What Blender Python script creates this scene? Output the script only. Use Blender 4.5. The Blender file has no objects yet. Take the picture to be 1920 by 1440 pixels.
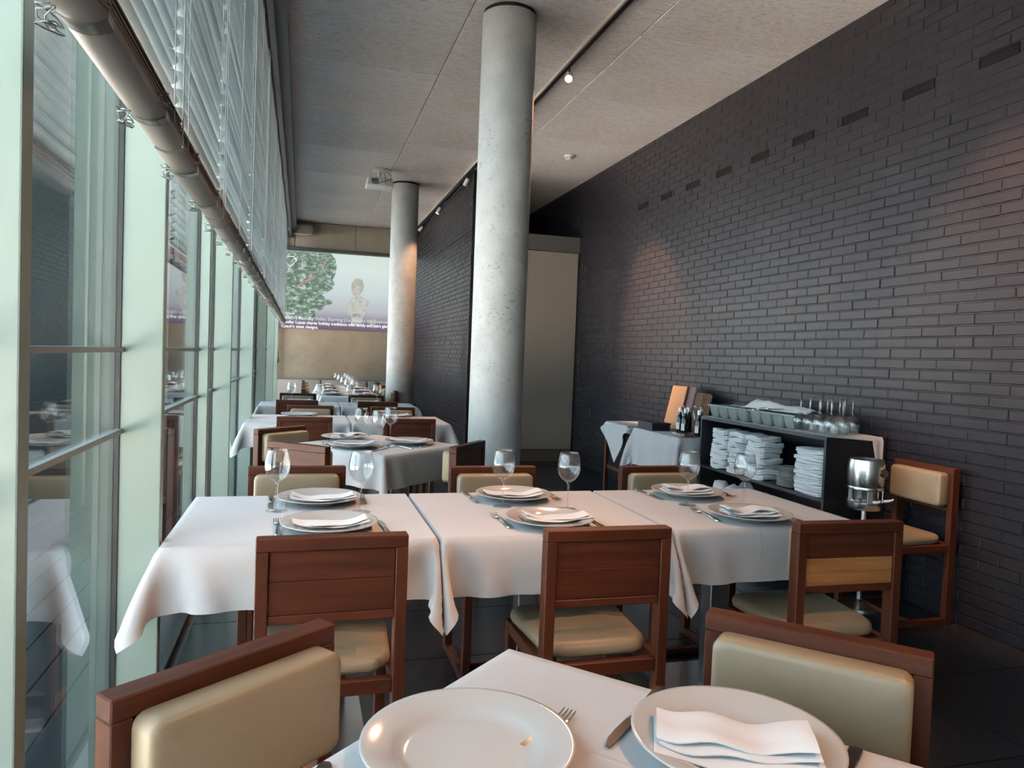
import bpy, bmesh, math, random
import numpy as np
from mathutils import Vector, Matrix, noise as mnoise

C = bpy.context.scene.collection
SC = bpy.context.scene
R = math.radians
PI = math.pi
rnd = random.Random(7)

# ------------------------------------------------------------------ camera
F = 1364.0
W3 = np.array([[0.96081577, 0.02604678, 0.27596128],
               [-0.27461922, -0.04576987, 0.96046312],
               [0.03764769, -0.99861238, -0.03682347]])
CAMZ = 1.33
cam_d = bpy.data.cameras.new('camera')
cam = bpy.data.objects.new('camera', cam_d)
C.objects.link(cam)
cam_d.sensor_width = 36.0
cam_d.lens = F / 1920.0 * 36.0
cam_d.clip_start = 0.02
M = Matrix.Identity(4)
for i in range(3):
    M[i][0] = W3[i, 0]
    M[i][1] = -W3[i, 1]
    M[i][2] = -W3[i, 2]
M[0][3], M[1][3], M[2][3] = 0.0, 0.0, CAMZ
cam.matrix_world = M
SC.camera = cam

# ------------------------------------------------------------------ world, daylight, exposure
SC.view_settings.view_transform = 'Standard'
SC.view_settings.look = 'None'
SC.view_settings.gamma = 1.0
SC.view_settings.use_curve_mapping = False
SC.view_settings.exposure = 0.98
SKY = 3.7
wd = bpy.data.worlds.new('overcast')
SC.world = wd
wd.use_nodes = True
bgn = wd.node_tree.nodes['Background']
bgn.inputs[0].default_value = (0.68, 0.86, 1.0, 1)
bgn.inputs[1].default_value = SKY
SPOT_W = 84.0
WARM = (1.0, 0.52, 0.29)

sun_d = bpy.data.lights.new('bounce_sun', 'SUN')  # added out of view so bounce off the paving lifts the ceiling
sun_d.energy = 62.0
sun_d.angle = R(2.0)
sun_d.color = (1.0, 0.85, 0.785)
sun_o = bpy.data.objects.new('bounce_sun', sun_d)
C.objects.link(sun_o)
sun_o.location = (6, 6, 20)
sun_o.rotation_euler = Vector((0.35, 0.35, 0.85)).to_track_quat('Z', 'Y').to_euler()

def portal(name, loc, rot, sx, sy):
    d = bpy.data.lights.new(name, 'AREA')
    d.shape = 'RECTANGLE'
    d.size, d.size_y = sx, sy
    d.cycles.is_portal = True
    o = bpy.data.objects.new(name, d)
    C.objects.link(o)
    o.location = loc
    o.rotation_euler = rot
    return o

portal('window_portal', (-0.66, 4.8, 1.8), (0, -PI / 2, 0), 3.6, 17.6)
SC.cycles.max_bounces = 10
SC.cycles.diffuse_bounces = 5
SC.cycles.glossy_bounces = 5
SC.cycles.transparent_max_bounces = 32
SC.cycles.transmission_bounces = 8
SC.cycles.caustics_reflective = False
SC.cycles.caustics_refractive = False
SC.cycles.sample_clamp_indirect = 6.0

# ------------------------------------------------------------------ materials
def nt(name):
    m = bpy.data.materials.new(name)
    m.use_nodes = True
    t = m.node_tree
    return m, t, t.nodes['Principled BSDF'], t.nodes['Material Output']

def col4(c):
    return (c[0], c[1], c[2], 1.0)

def ramp(t, fac, stops):
    r = t.nodes.new('ShaderNodeValToRGB')
    e = r.color_ramp.elements
    while len(e) < len(stops):
        e.new(0.5)
    for k, (p, c) in enumerate(stops):
        e[k].position = p
        e[k].color = col4(c)
    t.links.new(fac, r.inputs[0])
    return r.outputs[0]

def coords(t, scale=(1, 1, 1), kind='Object'):
    tc = t.nodes.new('ShaderNodeTexCoord')
    mp = t.nodes.new('ShaderNodeMapping')
    mp.inputs['Scale'].default_value = scale
    t.links.new(tc.outputs[kind], mp.inputs[0])
    return mp.outputs[0]

def noise(t, vec, scale, detail=4, rough=0.6):
    n = t.nodes.new('ShaderNodeTexNoise')
    n.inputs['Scale'].default_value = scale
    n.inputs['Detail'].default_value = detail
    n.inputs['Roughness'].default_value = rough
    t.links.new(vec, n.inputs['Vector'])
    return n.outputs['Fac']

def bump(t, b, h, strength=0.3, dist=0.002):
    n = t.nodes.new('ShaderNodeBump')
    n.inputs['Strength'].default_value = strength
    n.inputs['Distance'].default_value = dist
    t.links.new(h, n.inputs['Height'])
    t.links.new(n.outputs[0], b.inputs['Normal'])

def plain(name, c, rough=0.5, metal=0.0, var=0.0, vscale=8.0, spec=0.5, bmp=0.0, bscale=200.0, bdist=0.001):
    m, t, b, o = nt(name)
    b.inputs['Roughness'].default_value = rough
    b.inputs['Metallic'].default_value = metal
    b.inputs['Specular IOR Level'].default_value = spec
    v = coords(t)
    lo = tuple(max(0, x * (1 - var)) for x in c)
    hi = tuple(min(1, x * (1 + var)) for x in c)
    t.links.new(ramp(t, noise(t, v, vscale), [(0.3, lo), (0.7, hi)]), b.inputs['Base Color'])
    if bmp:
        bump(t, b, noise(t, v, bscale, 3), bmp, bdist)
    return m

def wood(name, dark, light, axis, rough=0.50):
    m, t, b, o = nt(name)
    sc = [34, 34, 34]
    sc[axis] = 2.2
    v = coords(t, sc)
    n1 = noise(t, v, 1.0, 6, 0.65)
    t.links.new(ramp(t, n1, [(0.28, dark), (0.72, light)]), b.inputs['Base Color'])
    b.inputs['Roughness'].default_value = rough
    b.inputs['Specular IOR Level'].default_value = 0.22
    bump(t, b, n1, 0.08, 0.001)
    return m

def thin_glass(name, tint, ior=1.5, gl=(1, 1, 1), rough=0.0):
    m = bpy.data.materials.new(name)
    m.use_nodes = True
    t = m.node_tree
    t.nodes.clear()
    out = t.nodes.new('ShaderNodeOutputMaterial')
    mix = t.nodes.new('ShaderNodeMixShader')
    tr = t.nodes.new('ShaderNodeBsdfTransparent')
    tr.inputs[0].default_value = col4(tint)
    g = t.nodes.new('ShaderNodeBsdfGlossy')
    g.inputs['Color'].default_value = col4(gl)
    g.inputs['Roughness'].default_value = rough
    fr = t.nodes.new('ShaderNodeFresnel')
    ge = t.nodes.new('ShaderNodeNewGeometry')
    mr = t.nodes.new('ShaderNodeMapRange')
    mr.inputs['To Min'].default_value = ior
    mr.inputs['To Max'].default_value = 1.0 / ior
    t.links.new(ge.outputs['Backfacing'], mr.inputs['Value'])
    t.links.new(mr.outputs[0], fr.inputs[0])
    t.links.new(fr.outputs[0], mix.inputs[0])
    t.links.new(tr.outputs[0], mix.inputs[1])
    t.links.new(g.outputs[0], mix.inputs[2])
    t.links.new(mix.outputs[0], out.inputs[0])
    return m

def emit(name, c, s):
    m = bpy.data.materials.new(name)
    m.use_nodes = True
    t = m.node_tree
    t.nodes.clear()
    out = t.nodes.new('ShaderNodeOutputMaterial')
    e = t.nodes.new('ShaderNodeEmission')
    e.inputs[0].default_value = col4(c)
    e.inputs[1].default_value = s
    t.links.new(e.outputs[0], out.inputs[0])
    return m

def concrete(name, a, b_, pits=0.5, scale=6.0, rough=0.7, dist=0.002):
    m, t, b, o = nt(name)
    v = coords(t)
    n1 = noise(t, v, scale, 6, 0.7)
    base = ramp(t, n1, [(0.3, a), (0.7, b_)])
    vp = coords(t, (1.0, 1.0, 1.6))
    n2 = noise(t, vp, 38.0, 3, 0.6)
    n3 = noise(t, v, 3.0, 2, 0.5)
    mul = t.nodes.new('ShaderNodeMath')
    mul.operation = 'MULTIPLY'
    r2 = t.nodes.new('ShaderNodeMapRange')
    r2.inputs['From Min'].default_value = 0.60
    r2.inputs['From Max'].default_value = 0.66
    t.links.new(n2, r2.inputs['Value'])
    r3 = t.nodes.new('ShaderNodeMapRange')
    r3.inputs['From Min'].default_value = 0.42
    r3.inputs['From Max'].default_value = 0.62
    t.links.new(n3, r3.inputs['Value'])
    t.links.new(r2.outputs[0], mul.inputs[0])
    t.links.new(r3.outputs[0], mul.inputs[1])
    m2 = t.nodes.new('ShaderNodeMath')
    m2.operation = 'MULTIPLY'
    m2.inputs[1].default_value = pits
    t.links.new(mul.outputs[0], m2.inputs[0])
    mx = t.nodes.new('ShaderNodeMix')
    mx.data_type = 'RGBA'
    t.links.new(m2.outputs[0], mx.inputs['Factor'])
    t.links.new(base, mx.inputs['A'])
    mx.inputs['B'].default_value = col4(tuple(x * 0.42 for x in a))
    t.links.new(mx.outputs['Result'], b.inputs['Base Color'])
    b.inputs['Roughness'].default_value = rough
    bump(t, b, n1, 0.2, dist)
    return m

def fibre(name):
    m, t, b, o = nt(name)
    v = coords(t, (9, 30, 9))
    n1 = noise(t, v, 2.6, 8, 0.75)
    v2 = coords(t)
    n2 = noise(t, v2, 0.8, 3, 0.5)
    a = ramp(t, n1, [(0.30, (0.44, 0.385, 0.37)), (0.50, (0.82, 0.75, 0.73)), (0.75, (0.93, 0.88, 0.87))])
    c = ramp(t, n2, [(0.3, (0.86, 0.84, 0.80)), (0.7, (1.0, 1.0, 1.0))])
    mx = t.nodes.new('ShaderNodeMix')
    mx.data_type = 'RGBA'
    mx.blend_type = 'MULTIPLY'
    mx.inputs['Factor'].default_value = 1.0
    t.links.new(a, mx.inputs['A'])
    t.links.new(c, mx.inputs['B'])
    t.links.new(mx.outputs['Result'], b.inputs['Base Color'])
    b.inputs['Roughness'].default_value = 0.95
    b.inputs['Specular IOR Level'].default_value = 0.1
    bump(t, b, n1, 0.5, 0.004)
    return m

def linen(name, c, crease=False):
    m, t, b, o = nt(name)
    v = coords(t)
    n1 = noise(t, v, 5.0, 3, 0.5)
    t.links.new(ramp(t, n1, [(0.3, tuple(x * 0.95 for x in c)), (0.7, c)]), b.inputs['Base Color'])
    b.inputs['Roughness'].default_value = 0.85
    b.inputs['Specular IOR Level'].default_value = 0.15
    b.inputs['Sheen Weight'].default_value = 0.1
    h = noise(t, v, 9.0, 5, 0.6)
    if crease:
        sp = t.nodes.new('ShaderNodeSeparateXYZ')
        t.links.new(v, sp.inputs[0])
        for ax, off in (('X', 0.07), ('X', -0.215), ('Y', -0.12)):
            a = t.nodes.new('ShaderNodeMath')
            a.operation = 'ADD'
            a.inputs[1].default_value = off
            t.links.new(sp.outputs[ax], a.inputs[0])
            ab = t.nodes.new('ShaderNodeMath')
            ab.operation = 'ABSOLUTE'
            t.links.new(a.outputs[0], ab.inputs[0])
            mr = t.nodes.new('ShaderNodeMapRange')
            mr.interpolation_type = 'SMOOTHSTEP'
            mr.inputs['From Max'].default_value = 0.007
            mr.inputs['To Min'].default_value = 0.42
            mr.inputs['To Max'].default_value = 0.0
            t.links.new(ab.outputs[0], mr.inputs['Value'])
            ad = t.nodes.new('ShaderNodeMath')
            ad.operation = 'ADD'
            t.links.new(h, ad.inputs[0])
            t.links.new(mr.outputs[0], ad.inputs[1])
            h = ad.outputs[0]
    bump(t, b, h, 0.35, 0.006)
    return m

def brushed(name, c, rough=0.28):
    m, t, b, o = nt(name)
    v = coords(t, (1, 1, 60))
    n1 = noise(t, v, 6.0, 3, 0.5)
    t.links.new(ramp(t, n1, [(0.2, tuple(x * 0.85 for x in c)), (0.8, c)]), b.inputs['Base Color'])
    b.inputs['Metallic'].default_value = 1.0
    b.inputs['Roughness'].default_value = rough
    return m

WD, WL = (0.028, 0.0065, 0.0026), (0.074, 0.0195, 0.0075)
MAT = dict(
    wood_x=wood('reddish_wood_across', WD, WL, 0),
    wood_y=wood('reddish_wood_deep', WD, WL, 1),
    wood_z=wood('reddish_wood_upright', WD, WL, 2),
    wood_gold=wood('golden_wood', (0.16, 0.06, 0.02), (0.36, 0.17, 0.06), 0),
    vinyl=plain('beige_leatherette', (0.195, 0.152, 0.095), 0.46, var=0.05, vscale=6, bmp=0.25, bscale=320, bdist=0.0008),
    cloth=linen('white_linen', (0.365, 0.37, 0.378), True),
    napkin=linen('napkin_linen', (0.50, 0.51, 0.52)),
    china=plain('glazed_china', (0.35, 0.345, 0.335), 0.12, var=0.02, vscale=3),
    steel=brushed('brushed_steel', (0.62, 0.63, 0.62), 0.25),
    cutlery=plain('polished_steel', (0.62, 0.60, 0.57), 0.16, 1.0, var=0.1, vscale=30),
    dark_steel=plain('darkened_steel', (0.10, 0.085, 0.075), 0.22, 0.8, var=0.2, vscale=30),
    glass=thin_glass('wine_glass', (0.945, 0.95, 0.95), 1.6),
    pane=thin_glass('green_window_glass', (0.935, 0.962, 0.958), 1.52),
    brick=plain('black_painted_brick', (0.0092, 0.0080, 0.0112), 0.42, var=0.18, vscale=3, spec=0.3, bmp=0.35, bscale=60, bdist=0.002),
    mortar=plain('black_painted_mortar', (0.0092, 0.0080, 0.0112), 0.5, spec=0.3, var=0.1),
    void=plain('dark_recess', (0.004, 0.004, 0.005), 0.9),  # near-black colour stands in for shade inside vents and column groove
    concrete=concrete('column_concrete', (0.255, 0.27, 0.268), (0.355, 0.37, 0.368), 0.8, 5.0),
    far_concrete=concrete('wall_concrete', (0.15, 0.125, 0.09), (0.25, 0.215, 0.165), 0.2, 1.6),
    panel=plain('grey_band_panel', (0.27, 0.24, 0.19), 0.7, var=0.08, vscale=2),
    fibre=fibre('wood_wool_ceiling'),
    tile=plain('dark_floor_tile', (0.014, 0.0135, 0.015), 0.26, var=0.15, vscale=4, bmp=0.05, bscale=40),
    grout=plain('floor_grout', (0.045, 0.045, 0.045), 0.8, var=0.1),
    plaster=plain('grey_plaster', (0.45, 0.44, 0.42), 0.85, var=0.06, vscale=3),
    fin=plain('pale_green_aluminium', (0.18, 0.238, 0.215), 0.38, var=0.03, vscale=2),
    gasket=plain('black_gasket', (0.006, 0.010, 0.009), 0.5),
    bar=plain('grey_transom', (0.13, 0.17, 0.18), 0.4, var=0.03),
    slat=plain('silver_slat', (0.36, 0.425, 0.44), 0.24, 0.25, var=0.04, vscale=3),
    rail=plain('grey_blind_rail', (0.085, 0.081, 0.078), 0.42, 0.2, var=0.05, vscale=4),
    stack=plain('shaded_brown_stack', (0.07, 0.04, 0.03), 0.5, var=0.1),  # stacked slats coloured brown for the shade above the rail
    clip=thin_glass('clear_clip', (0.80, 0.80, 0.78), 1.45, rough=0.1),
    cord=plain('white_cord', (0.36, 0.38, 0.39), 0.6),
    chain=plain('grey_cord', (0.22, 0.22, 0.21), 0.45, 0.3),
    bulk=plain('grey_channel', (0.16, 0.15, 0.16), 0.5, var=0.05),
    bulk_dark=plain('dark_channel', (0.075, 0.066, 0.066), 0.55, var=0.05),
    track=plain('black_track', (0.012, 0.011, 0.010), 0.4),
    trackedge=plain('pale_track_edge', (0.40, 0.37, 0.33), 0.5),
    white_plastic=plain('white_plastic', (0.72, 0.72, 0.70), 0.4, var=0.02),
    grey_plastic=plain('grey_plastic', (0.10, 0.10, 0.10), 0.5),
    speaker=plain('putty_plastic', (0.34, 0.31, 0.26), 0.6, var=0.03),
    lens=emit('lamp_lens', (1.0, 0.72, 0.38), 14.0),
    vent=plain('black_vent', (0.003, 0.003, 0.003), 0.8, spec=0.1),
    black=plain('black_laminate', (0.010, 0.010, 0.012), 0.38, var=0.1),
    lintel=plain('dark_grey_board', (0.060, 0.058, 0.055), 0.55, var=0.05),
    beige=plain('beige_board', (0.185, 0.160, 0.128), 0.55, var=0.04, vscale=1.5),
    brown=plain('brown_plinth', (0.085, 0.062, 0.042), 0.5, var=0.06),
    tray=plain('grey_green_tray', (0.13, 0.16, 0.15), 0.4, var=0.03),
    orange=plain('orange_cover', (0.50, 0.20, 0.065), 0.5, var=0.05, vscale=5),
    maroon=plain('dark_red_cover', (0.075, 0.022, 0.026), 0.45, var=0.1),
    striped=wood('striped_brown_cover', (0.02, 0.008, 0.005), (0.11, 0.045, 0.018), 2, 0.5),
    bottle=plain('dark_bottle_glass', (0.008, 0.006, 0.006), 0.10),
    label=plain('cream_paper', (0.50, 0.50, 0.46), 0.7),
    sofa=plain('grey_upholstery', (0.23, 0.22, 0.21), 0.75, var=0.05, vscale=4, bmp=0.2, bscale=150),
    dark_backdrop=plain('dark_teal_backdrop', (0.007, 0.012, 0.013), 0.9, spec=0.1, var=0.25, vscale=0.6),  # for the added deck and screen wall behind the panes
    paving=plain('pale_paving', (0.62, 0.58, 0.52), 0.9, var=0.12, vscale=1.5),
    frame_dark=plain('dark_frame', (0.05, 0.05, 0.05), 0.5),
)

# ------------------------------------------------------------------ mesh helpers
class MB:
    def __init__(s):
        s.v, s.f, s.m = [], [], []

    def add(s, vs, fs, mi=0):
        n = len(s.v)
        s.v += [tuple(map(float, p)) for p in vs]
        s.f += [tuple(n + i for i in q) for q in fs]
        s.m += [mi] * len(fs)
        return s

    def box(s, x0, x1, y0, y1, z0, z1, mi=0):
        return s.add([(x0, y0, z0), (x1, y0, z0), (x1, y1, z0), (x0, y1, z0), (x0, y0, z1), (x1, y0, z1), (x1, y1, z1), (x0, y1, z1)],
                     [(3, 2, 1, 0), (4, 5, 6, 7), (0, 1, 5, 4), (1, 2, 6, 5), (2, 3, 7, 6), (3, 0, 4, 7)], mi)

    def loops(s, rings, closed=False, cap0=True, cap1=True, mi=0):
        n = len(rings[0])
        vs = [p for r in rings for p in r]
        fs = []
        m = len(rings)
        for i in range(m if closed else m - 1):
            j = (i + 1) % m
            for k in range(n):
                l = (k + 1) % n
                fs.append((i * n + k, i * n + l, j * n + l, j * n + k))
        if not closed:
            if cap0:
                fs.append(tuple(range(n - 1, -1, -1)))
            if cap1:
                fs.append(tuple((m - 1) * n + k for k in range(n)))
        return s.add(vs, fs, mi)

    def lathe(s, prof, n=24, c=(0, 0), closed=False, cap0=True, cap1=True, mi=0):
        rings = [[(c[0] + r * math.cos(2 * PI * k / n), c[1] + r * math.sin(2 * PI * k / n), z) for k in range(n)] for r, z in prof]
        return s.loops(rings, closed, cap0, cap1, mi)

    def tube(s, pts, r, n=6, mi=0):
        pts = [Vector(p) for p in pts]
        rings = []
        for i, p in enumerate(pts):
            d = (pts[min(i + 1, len(pts) - 1)] - pts[max(i - 1, 0)]).normalized()
            a = d.cross(Vector((0, 0, 1)) if abs(d.z) < 0.9 else Vector((1, 0, 0))).normalized()
            b = d.cross(a)
            rr = r[i] if isinstance(r, (list, tuple)) else r
            rings.append([tuple(p + a * rr * math.cos(2 * PI * k / n) + b * rr * math.sin(2 * PI * k / n)) for k in range(n)])
        return s.loops(rings, mi=mi)

    def prism(s, poly, z0, z1, mi=0):
        n = len(poly)
        return s.loops([[(x, y, z0) for x, y in poly], [(x, y, z1) for x, y in poly]], mi=mi)

    def mesh(s, name, mats, smooth=False, bevel=0.0, seg=2, fix=True):
        me = bpy.data.meshes.new(name)
        me.from_pydata(s.v, [], s.f)
        for m in (mats if isinstance(mats, (list, tuple)) else [mats]):
            me.materials.append(m)
        if any(s.m):
            me.polygons.foreach_set('material_index', s.m)
        if bevel or fix:
            b = bmesh.new()
            b.from_mesh(me)
            if bevel:
                bmesh.ops.bevel(b, geom=[e for e in b.edges if len(e.link_faces) == 2 and e.calc_face_angle(0) > 0.6], offset=bevel, segments=seg, profile=0.6, affect='EDGES')
            bmesh.ops.recalc_face_normals(b, faces=b.faces[:])
            b.to_mesh(me)
            b.free()
        if smooth:
            me.polygons.foreach_set('use_smooth', [True] * len(me.polygons))
            if smooth != 'all':
                me.set_sharp_from_angle(angle=R(40))
        me.update()
        return me

    def build(s, name, mats, parent=None, **k):
        return link(name, s.mesh(name, mats, **k), parent)

def link(name, me, parent=None, loc=None, rz=None):
    o = bpy.data.objects.new(name, me)
    C.objects.link(o)
    if parent:
        o.parent = parent
    if loc:
        o.location = loc
    if rz is not None:
        o.rotation_euler = (0, 0, rz)
    return o

def tag(o, label, cat, group=None):
    o['label'] = label
    o['category'] = cat
    if group:
        o['group'] = group
    return o

def thing(name, label, cat, loc=(0, 0, 0), rz=0.0, group=None):
    o = bpy.data.objects.new(name, None)
    o.empty_display_size = 0.1
    C.objects.link(o)
    o.location = loc
    o.rotation_euler = (0, 0, rz)
    return tag(o, label, cat, group)

def dup(root, loc, rz, label, group=None):
    def rec(o, par):
        c = o.copy()
        C.objects.link(c)
        if par:
            c.parent = par
        for ch in o.children:
            rec(ch, c)
        return c
    r = rec(root, None)
    r.location = loc
    r.rotation_euler = (0, 0, rz)
    r['label'] = label
    if group:
        r['group'] = group
    return r

def struct(o, kind='structure'):
    o['kind'] = kind
    return o

def group_empty(name):
    o = bpy.data.objects.new(name, None)
    C.objects.link(o)
    o['kind'] = 'structure'
    return o

ORD = ['first', 'second', 'third', 'fourth', 'fifth', 'sixth', 'seventh', 'eighth', 'ninth', 'tenth', 'eleventh', 'twelfth', 'thirteenth', 'fourteenth', 'fifteenth', 'sixteenth']

# ------------------------------------------------------------------ room shell
XR, XG, YF, YB, ZC = 3.39, -0.508, 13.60, -4.0, 3.60
XW = 1.95

floor = struct(MB().box(-0.66, XR + 0.25, YB - 0.2, YF + 0.25, -0.20, -0.004).build('floor', MAT['grout']))
tme = MB().box(-0.297, 0.297, -0.297, 0.297, -0.012, 0.0).mesh('tile', MAT['tile'])
for i in range(7):
    for j in range(30):
        x = -0.30 + 0.6 * i + 0.12
        y = YB + 0.3 + 0.6 * j - 0.1
        if y > YF or (y > 9.2 and x > 2.3):
            continue
        last = x > 3.3
        o = link('tile', tme, floor, (3.255 if last else x, y, 0.0))
        if last:
            o.scale = (0.452, 1, 1)

ceiling = struct(MB().box(-0.62, XR + 0.25, YB - 0.2, YF + 0.25, ZC + 0.02, ZC + 0.3).build('ceiling', MAT['lintel']))
pme = MB().box(-0.597, 0.597, -0.621, 0.621, -0.025, 0.0).mesh('panel', MAT['fibre'], bevel=0.004, seg=1)
for i in range(3):
    for j in range(15):
        y = YB + 0.1 + 1.248 * j + (0.52 if i % 2 == 0 else 0.03)
        o = link('panel', pme, ceiling, (0.40 + 1.2 * i, min(y, YF - 0.55), ZC + 0.027 + rnd.uniform(-0.0015, 0.0015)))

# far wall: concrete, with a lower field, an upper row of panels and a dark band
wf = struct(MB().box(-0.62, XR + 0.25, YF, YF + 0.25, 0, ZC + 0.02).build('wall_far', MAT['far_concrete']))
for x0, x1 in ((-0.52, -0.212), (-0.200, 0.846), (0.858, 1.95)):
    MB().box(x0, x1, YF - 0.025, YF, 3.145, 3.592).build('panel', MAT['panel'], wf, bevel=0.003)
MB().box(-0.50, 1.95, YF - 0.10, YF, 3.085, 3.135).build('screen_housing', MAT['frame_dark'], wf, bevel=0.006)
MB().box(-0.50, -0.43, YF - 0.30, YF, 1.70, 3.60).build('pilaster', MAT['bulk'], wf, bevel=0.004)
h = MB()
h.tube([(-0.47, YF - 0.02, 1.33), (-0.46, YF - 0.06, 1.26), (-0.45, YF - 0.09, 1.14), (-0.43, YF - 0.07, 1.08)], [0.012, 0.02, 0.024, 0.012], 8)
tag(h.build('wall_hook', MAT['frame_dark'], smooth=True), 'small dark hook on the concrete wall beside the window', 'hook')

# right wall, dark brick
COURSE, BL = 0.0612, 0.2240
ZV = 48
VENTS = [2.975 + 0.509 * k for k in range(9)]
wr = struct(MB().box(XR, XR + 0.25, YB - 0.2, YF, -0.1, ZC + 0.02).build('wall_right', MAT['mortar']))

def brick_geo(mb, y0, y1, z0, z1, d, side=-1, x=XR):
    """painted brick standing proud of the joint by d, arrises chamfered"""
    c = 0.003
    xf, xb = x + side * d, x - side * 0.002
    xm = x + side * (d - c)
    v = [(xb, y0, z0), (xb, y1, z0), (xb, y1, z1), (xb, y0, z1),
         (xm, y0, z0), (xm, y1, z0), (xm, y1, z1), (xm, y0, z1),
         (xf, y0 + c, z0 + c), (xf, y1 - c, z0 + c), (xf, y1 - c, z1 - c), (xf, y0 + c, z1 - c)]
    f = []
    for a in (0, 4):
        for k in range(4):
            l = (k + 1) % 4
            f.append((a + k, a + l, a + 4 + l, a + 4 + k))
    f.append((8, 9, 10, 11))
    if side < 0:
        f = [tuple(reversed(q)) for q in f]
    mb.add(v, f)

def cam_px(p):
    c = W3.T @ (np.array(p) - np.array([0, 0, CAMZ]))
    if c[2] < 0.1:
        return None
    return 960 + F * c[0] / c[2], 720 + F * c[1] / c[2], c[2]

bricks = []
for k in range(59):
    z0, z1 = k * COURSE + 0.004, (k + 1) * COURSE - 0.004
    if z1 > ZC:
        z1 = ZC
    off = (k % 2) * BL / 2 + 0.03
    segs = []
    y = 1.2 + off - BL
    while y < 8.85:
        segs.append((y + 0.004, min(y + BL - 0.004, 8.85)))
        y += BL
    if k == ZV:
        ns = []
        for a, b in segs:
            cur = [(a, b)]
            for vy in VENTS:
                v0, v1 = vy - 0.116, vy + 0.116
                nx = []
                for p, q in cur:
                    if q <= v0 or p >= v1:
                        nx.append((p, q))
                    else:
                        if v0 - p > 0.02:
                            nx.append((p, v0))
                        if q - v1 > 0.02:
                            nx.append((v1, q))
                cur = nx
            ns += cur
        segs = ns
    for a, b in segs:
        bricks.append((a, b, z0, z1))
scored = []
for q in bricks:
    p = cam_px((XR, (q[0] + q[1]) / 2, (q[2] + q[3]) / 2))
    s = 0.0
    if p and -20 < p[0] < 1930 and -20 < p[1] < 1450:
        a, b = cam_px((XR, q[0], q[2])), cam_px((XR, q[1], q[3]))
        if a and b:
            s = abs(a[0] - b[0]) * (q[3] - q[2]) * F / p[2]
            if q[2] < 0.9 and 3.5 < q[0] < 5.0:
                s *= 0.1
    scored.append((s, q))
scored.sort(key=lambda e: -e[0])
rest = MB()
for n, (s, q) in enumerate(scored):
    d = 0.0060 + rnd.uniform(-0.002, 0.002)
    if n < 300:
        mb = MB()
        brick_geo(mb, q[0], q[1], q[2], q[3], d)
        mb.build('brick', MAT['brick'], wr, fix=False)
    else:
        brick_geo(rest, q[0], q[1], q[2], q[3], d)

def brick_rows(mb, ya, yb, za, zb, x, side):
    for k in range(59):
        z0, z1 = k * COURSE + 0.004, min((k + 1) * COURSE - 0.004, zb)
        if z1 < za or z0 > zb - 0.01:
            continue
        y = ya - (k % 2) * BL / 2
        while y < yb:
            a, b = max(y + 0.004, ya), min(y + BL - 0.004, yb)
            if b - a > 0.02:
                brick_geo(mb, a, b, max(z0, za), z1, 0.0075 + rnd.uniform(-0.002, 0.002), side, x)
            y += BL

brick_rows(rest, 8.90, 13.5, 2.92, ZC, XR, -1)
o = rest.build('brick_field', MAT['brick'], wr, fix=False)
o['kind'] = 'stuff'

# far dark brick wall along the inner run, and the boarded box in between
w2 = struct(MB().box(XW, XW + 0.14, 8.80, YF, 0, ZC + 0.02).build('wall_inner', MAT['mortar']))
b2 = MB()
brick_rows(b2, 8.80, YF - 0.01, 0.0, ZC, XW, -1)
o = b2.build('brick_field', MAT['brick'], w2, fix=False)
o['kind'] = 'stuff'
wb = struct(MB().box(XW, XR, 8.90, 8.98, 0.0, 2.90).build('wall_alcove', MAT['lintel']))
MB().box(XW, XR, 8.86, 8.90, 2.70, 2.90).build('lintel', MAT['lintel'], wb, bevel=0.004)
MB().box(XW + 0.14, XR - 0.012, 8.872, 8.90, 0.158, 2.694).build('board', MAT['beige'], wb, bevel=0.003)
MB().box(XW, XR - 0.012, 8.866, 8.90, 0.0, 0.150).build('plinth', MAT['brown'], wb, bevel=0.003)
MB().box(XW, XR, 8.98, YF, 2.84, 2.90).build('top_board', MAT['lintel'], wb)

# back wall behind the viewpoint
wk = struct(MB().box(-0.66, XR + 0.25, YB - 0.2, YB, 0, ZC).build('wall_back', MAT['plaster']))

# ------------------------------------------------------------------ glazed front: fins, panes, transoms
FINS = [(-4.0, .111), (-3.1, .111), (-2.1, .111), (-1.0, .111), (0.10, .111), (1.195, .111), (2.30, .111), (3.88, .047), (4.49, .098), (6.26, .103), (8.37, .103), (10.57, .103), (12.2, .10), (13.45, .06)]
XF = -0.502
for n in range(len(FINS)):
    y, dp = FINS[n]
    w = group_empty('window_%d' % (n + 1))
    MB().box(XF, XF + dp, y, y + 0.045, 0.02, 3.45).build('mullion', MAT['fin'], w, bevel=0.003)
    MB().box(-0.566, -0.516, y + 0.004, y + 0.041, 0.0, 3.5).build('mullion_core', MAT['gasket'], w)
    g = MB()
    g.box(-0.513, -0.501, y - 0.004, y + 0.049, 0.0, 3.5)
    g.box(-0.566, -0.552, y - 0.006, y + 0.004, 0.0, 3.5)
    g.build('gasket', MAT['gasket'], w)
    if n + 1 < len(FINS):
        y1 = FINS[n + 1][0]
        MB().box(XG - 0.006, XG, y + 0.045, y1, 0.03, 3.5).build('pane', MAT['pane'], w, fix=True)
        for zz in (1.31, 1.077):
            MB().box(-0.507, -0.493, y + 0.045, y1, zz - 0.007, zz + 0.007).build('transom', MAT['bar'], w)
        MB().box(-0.58, -0.505, y + 0.045, y1, 0.0, 0.03).build('sill', MAT['gasket'], w)
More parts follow.
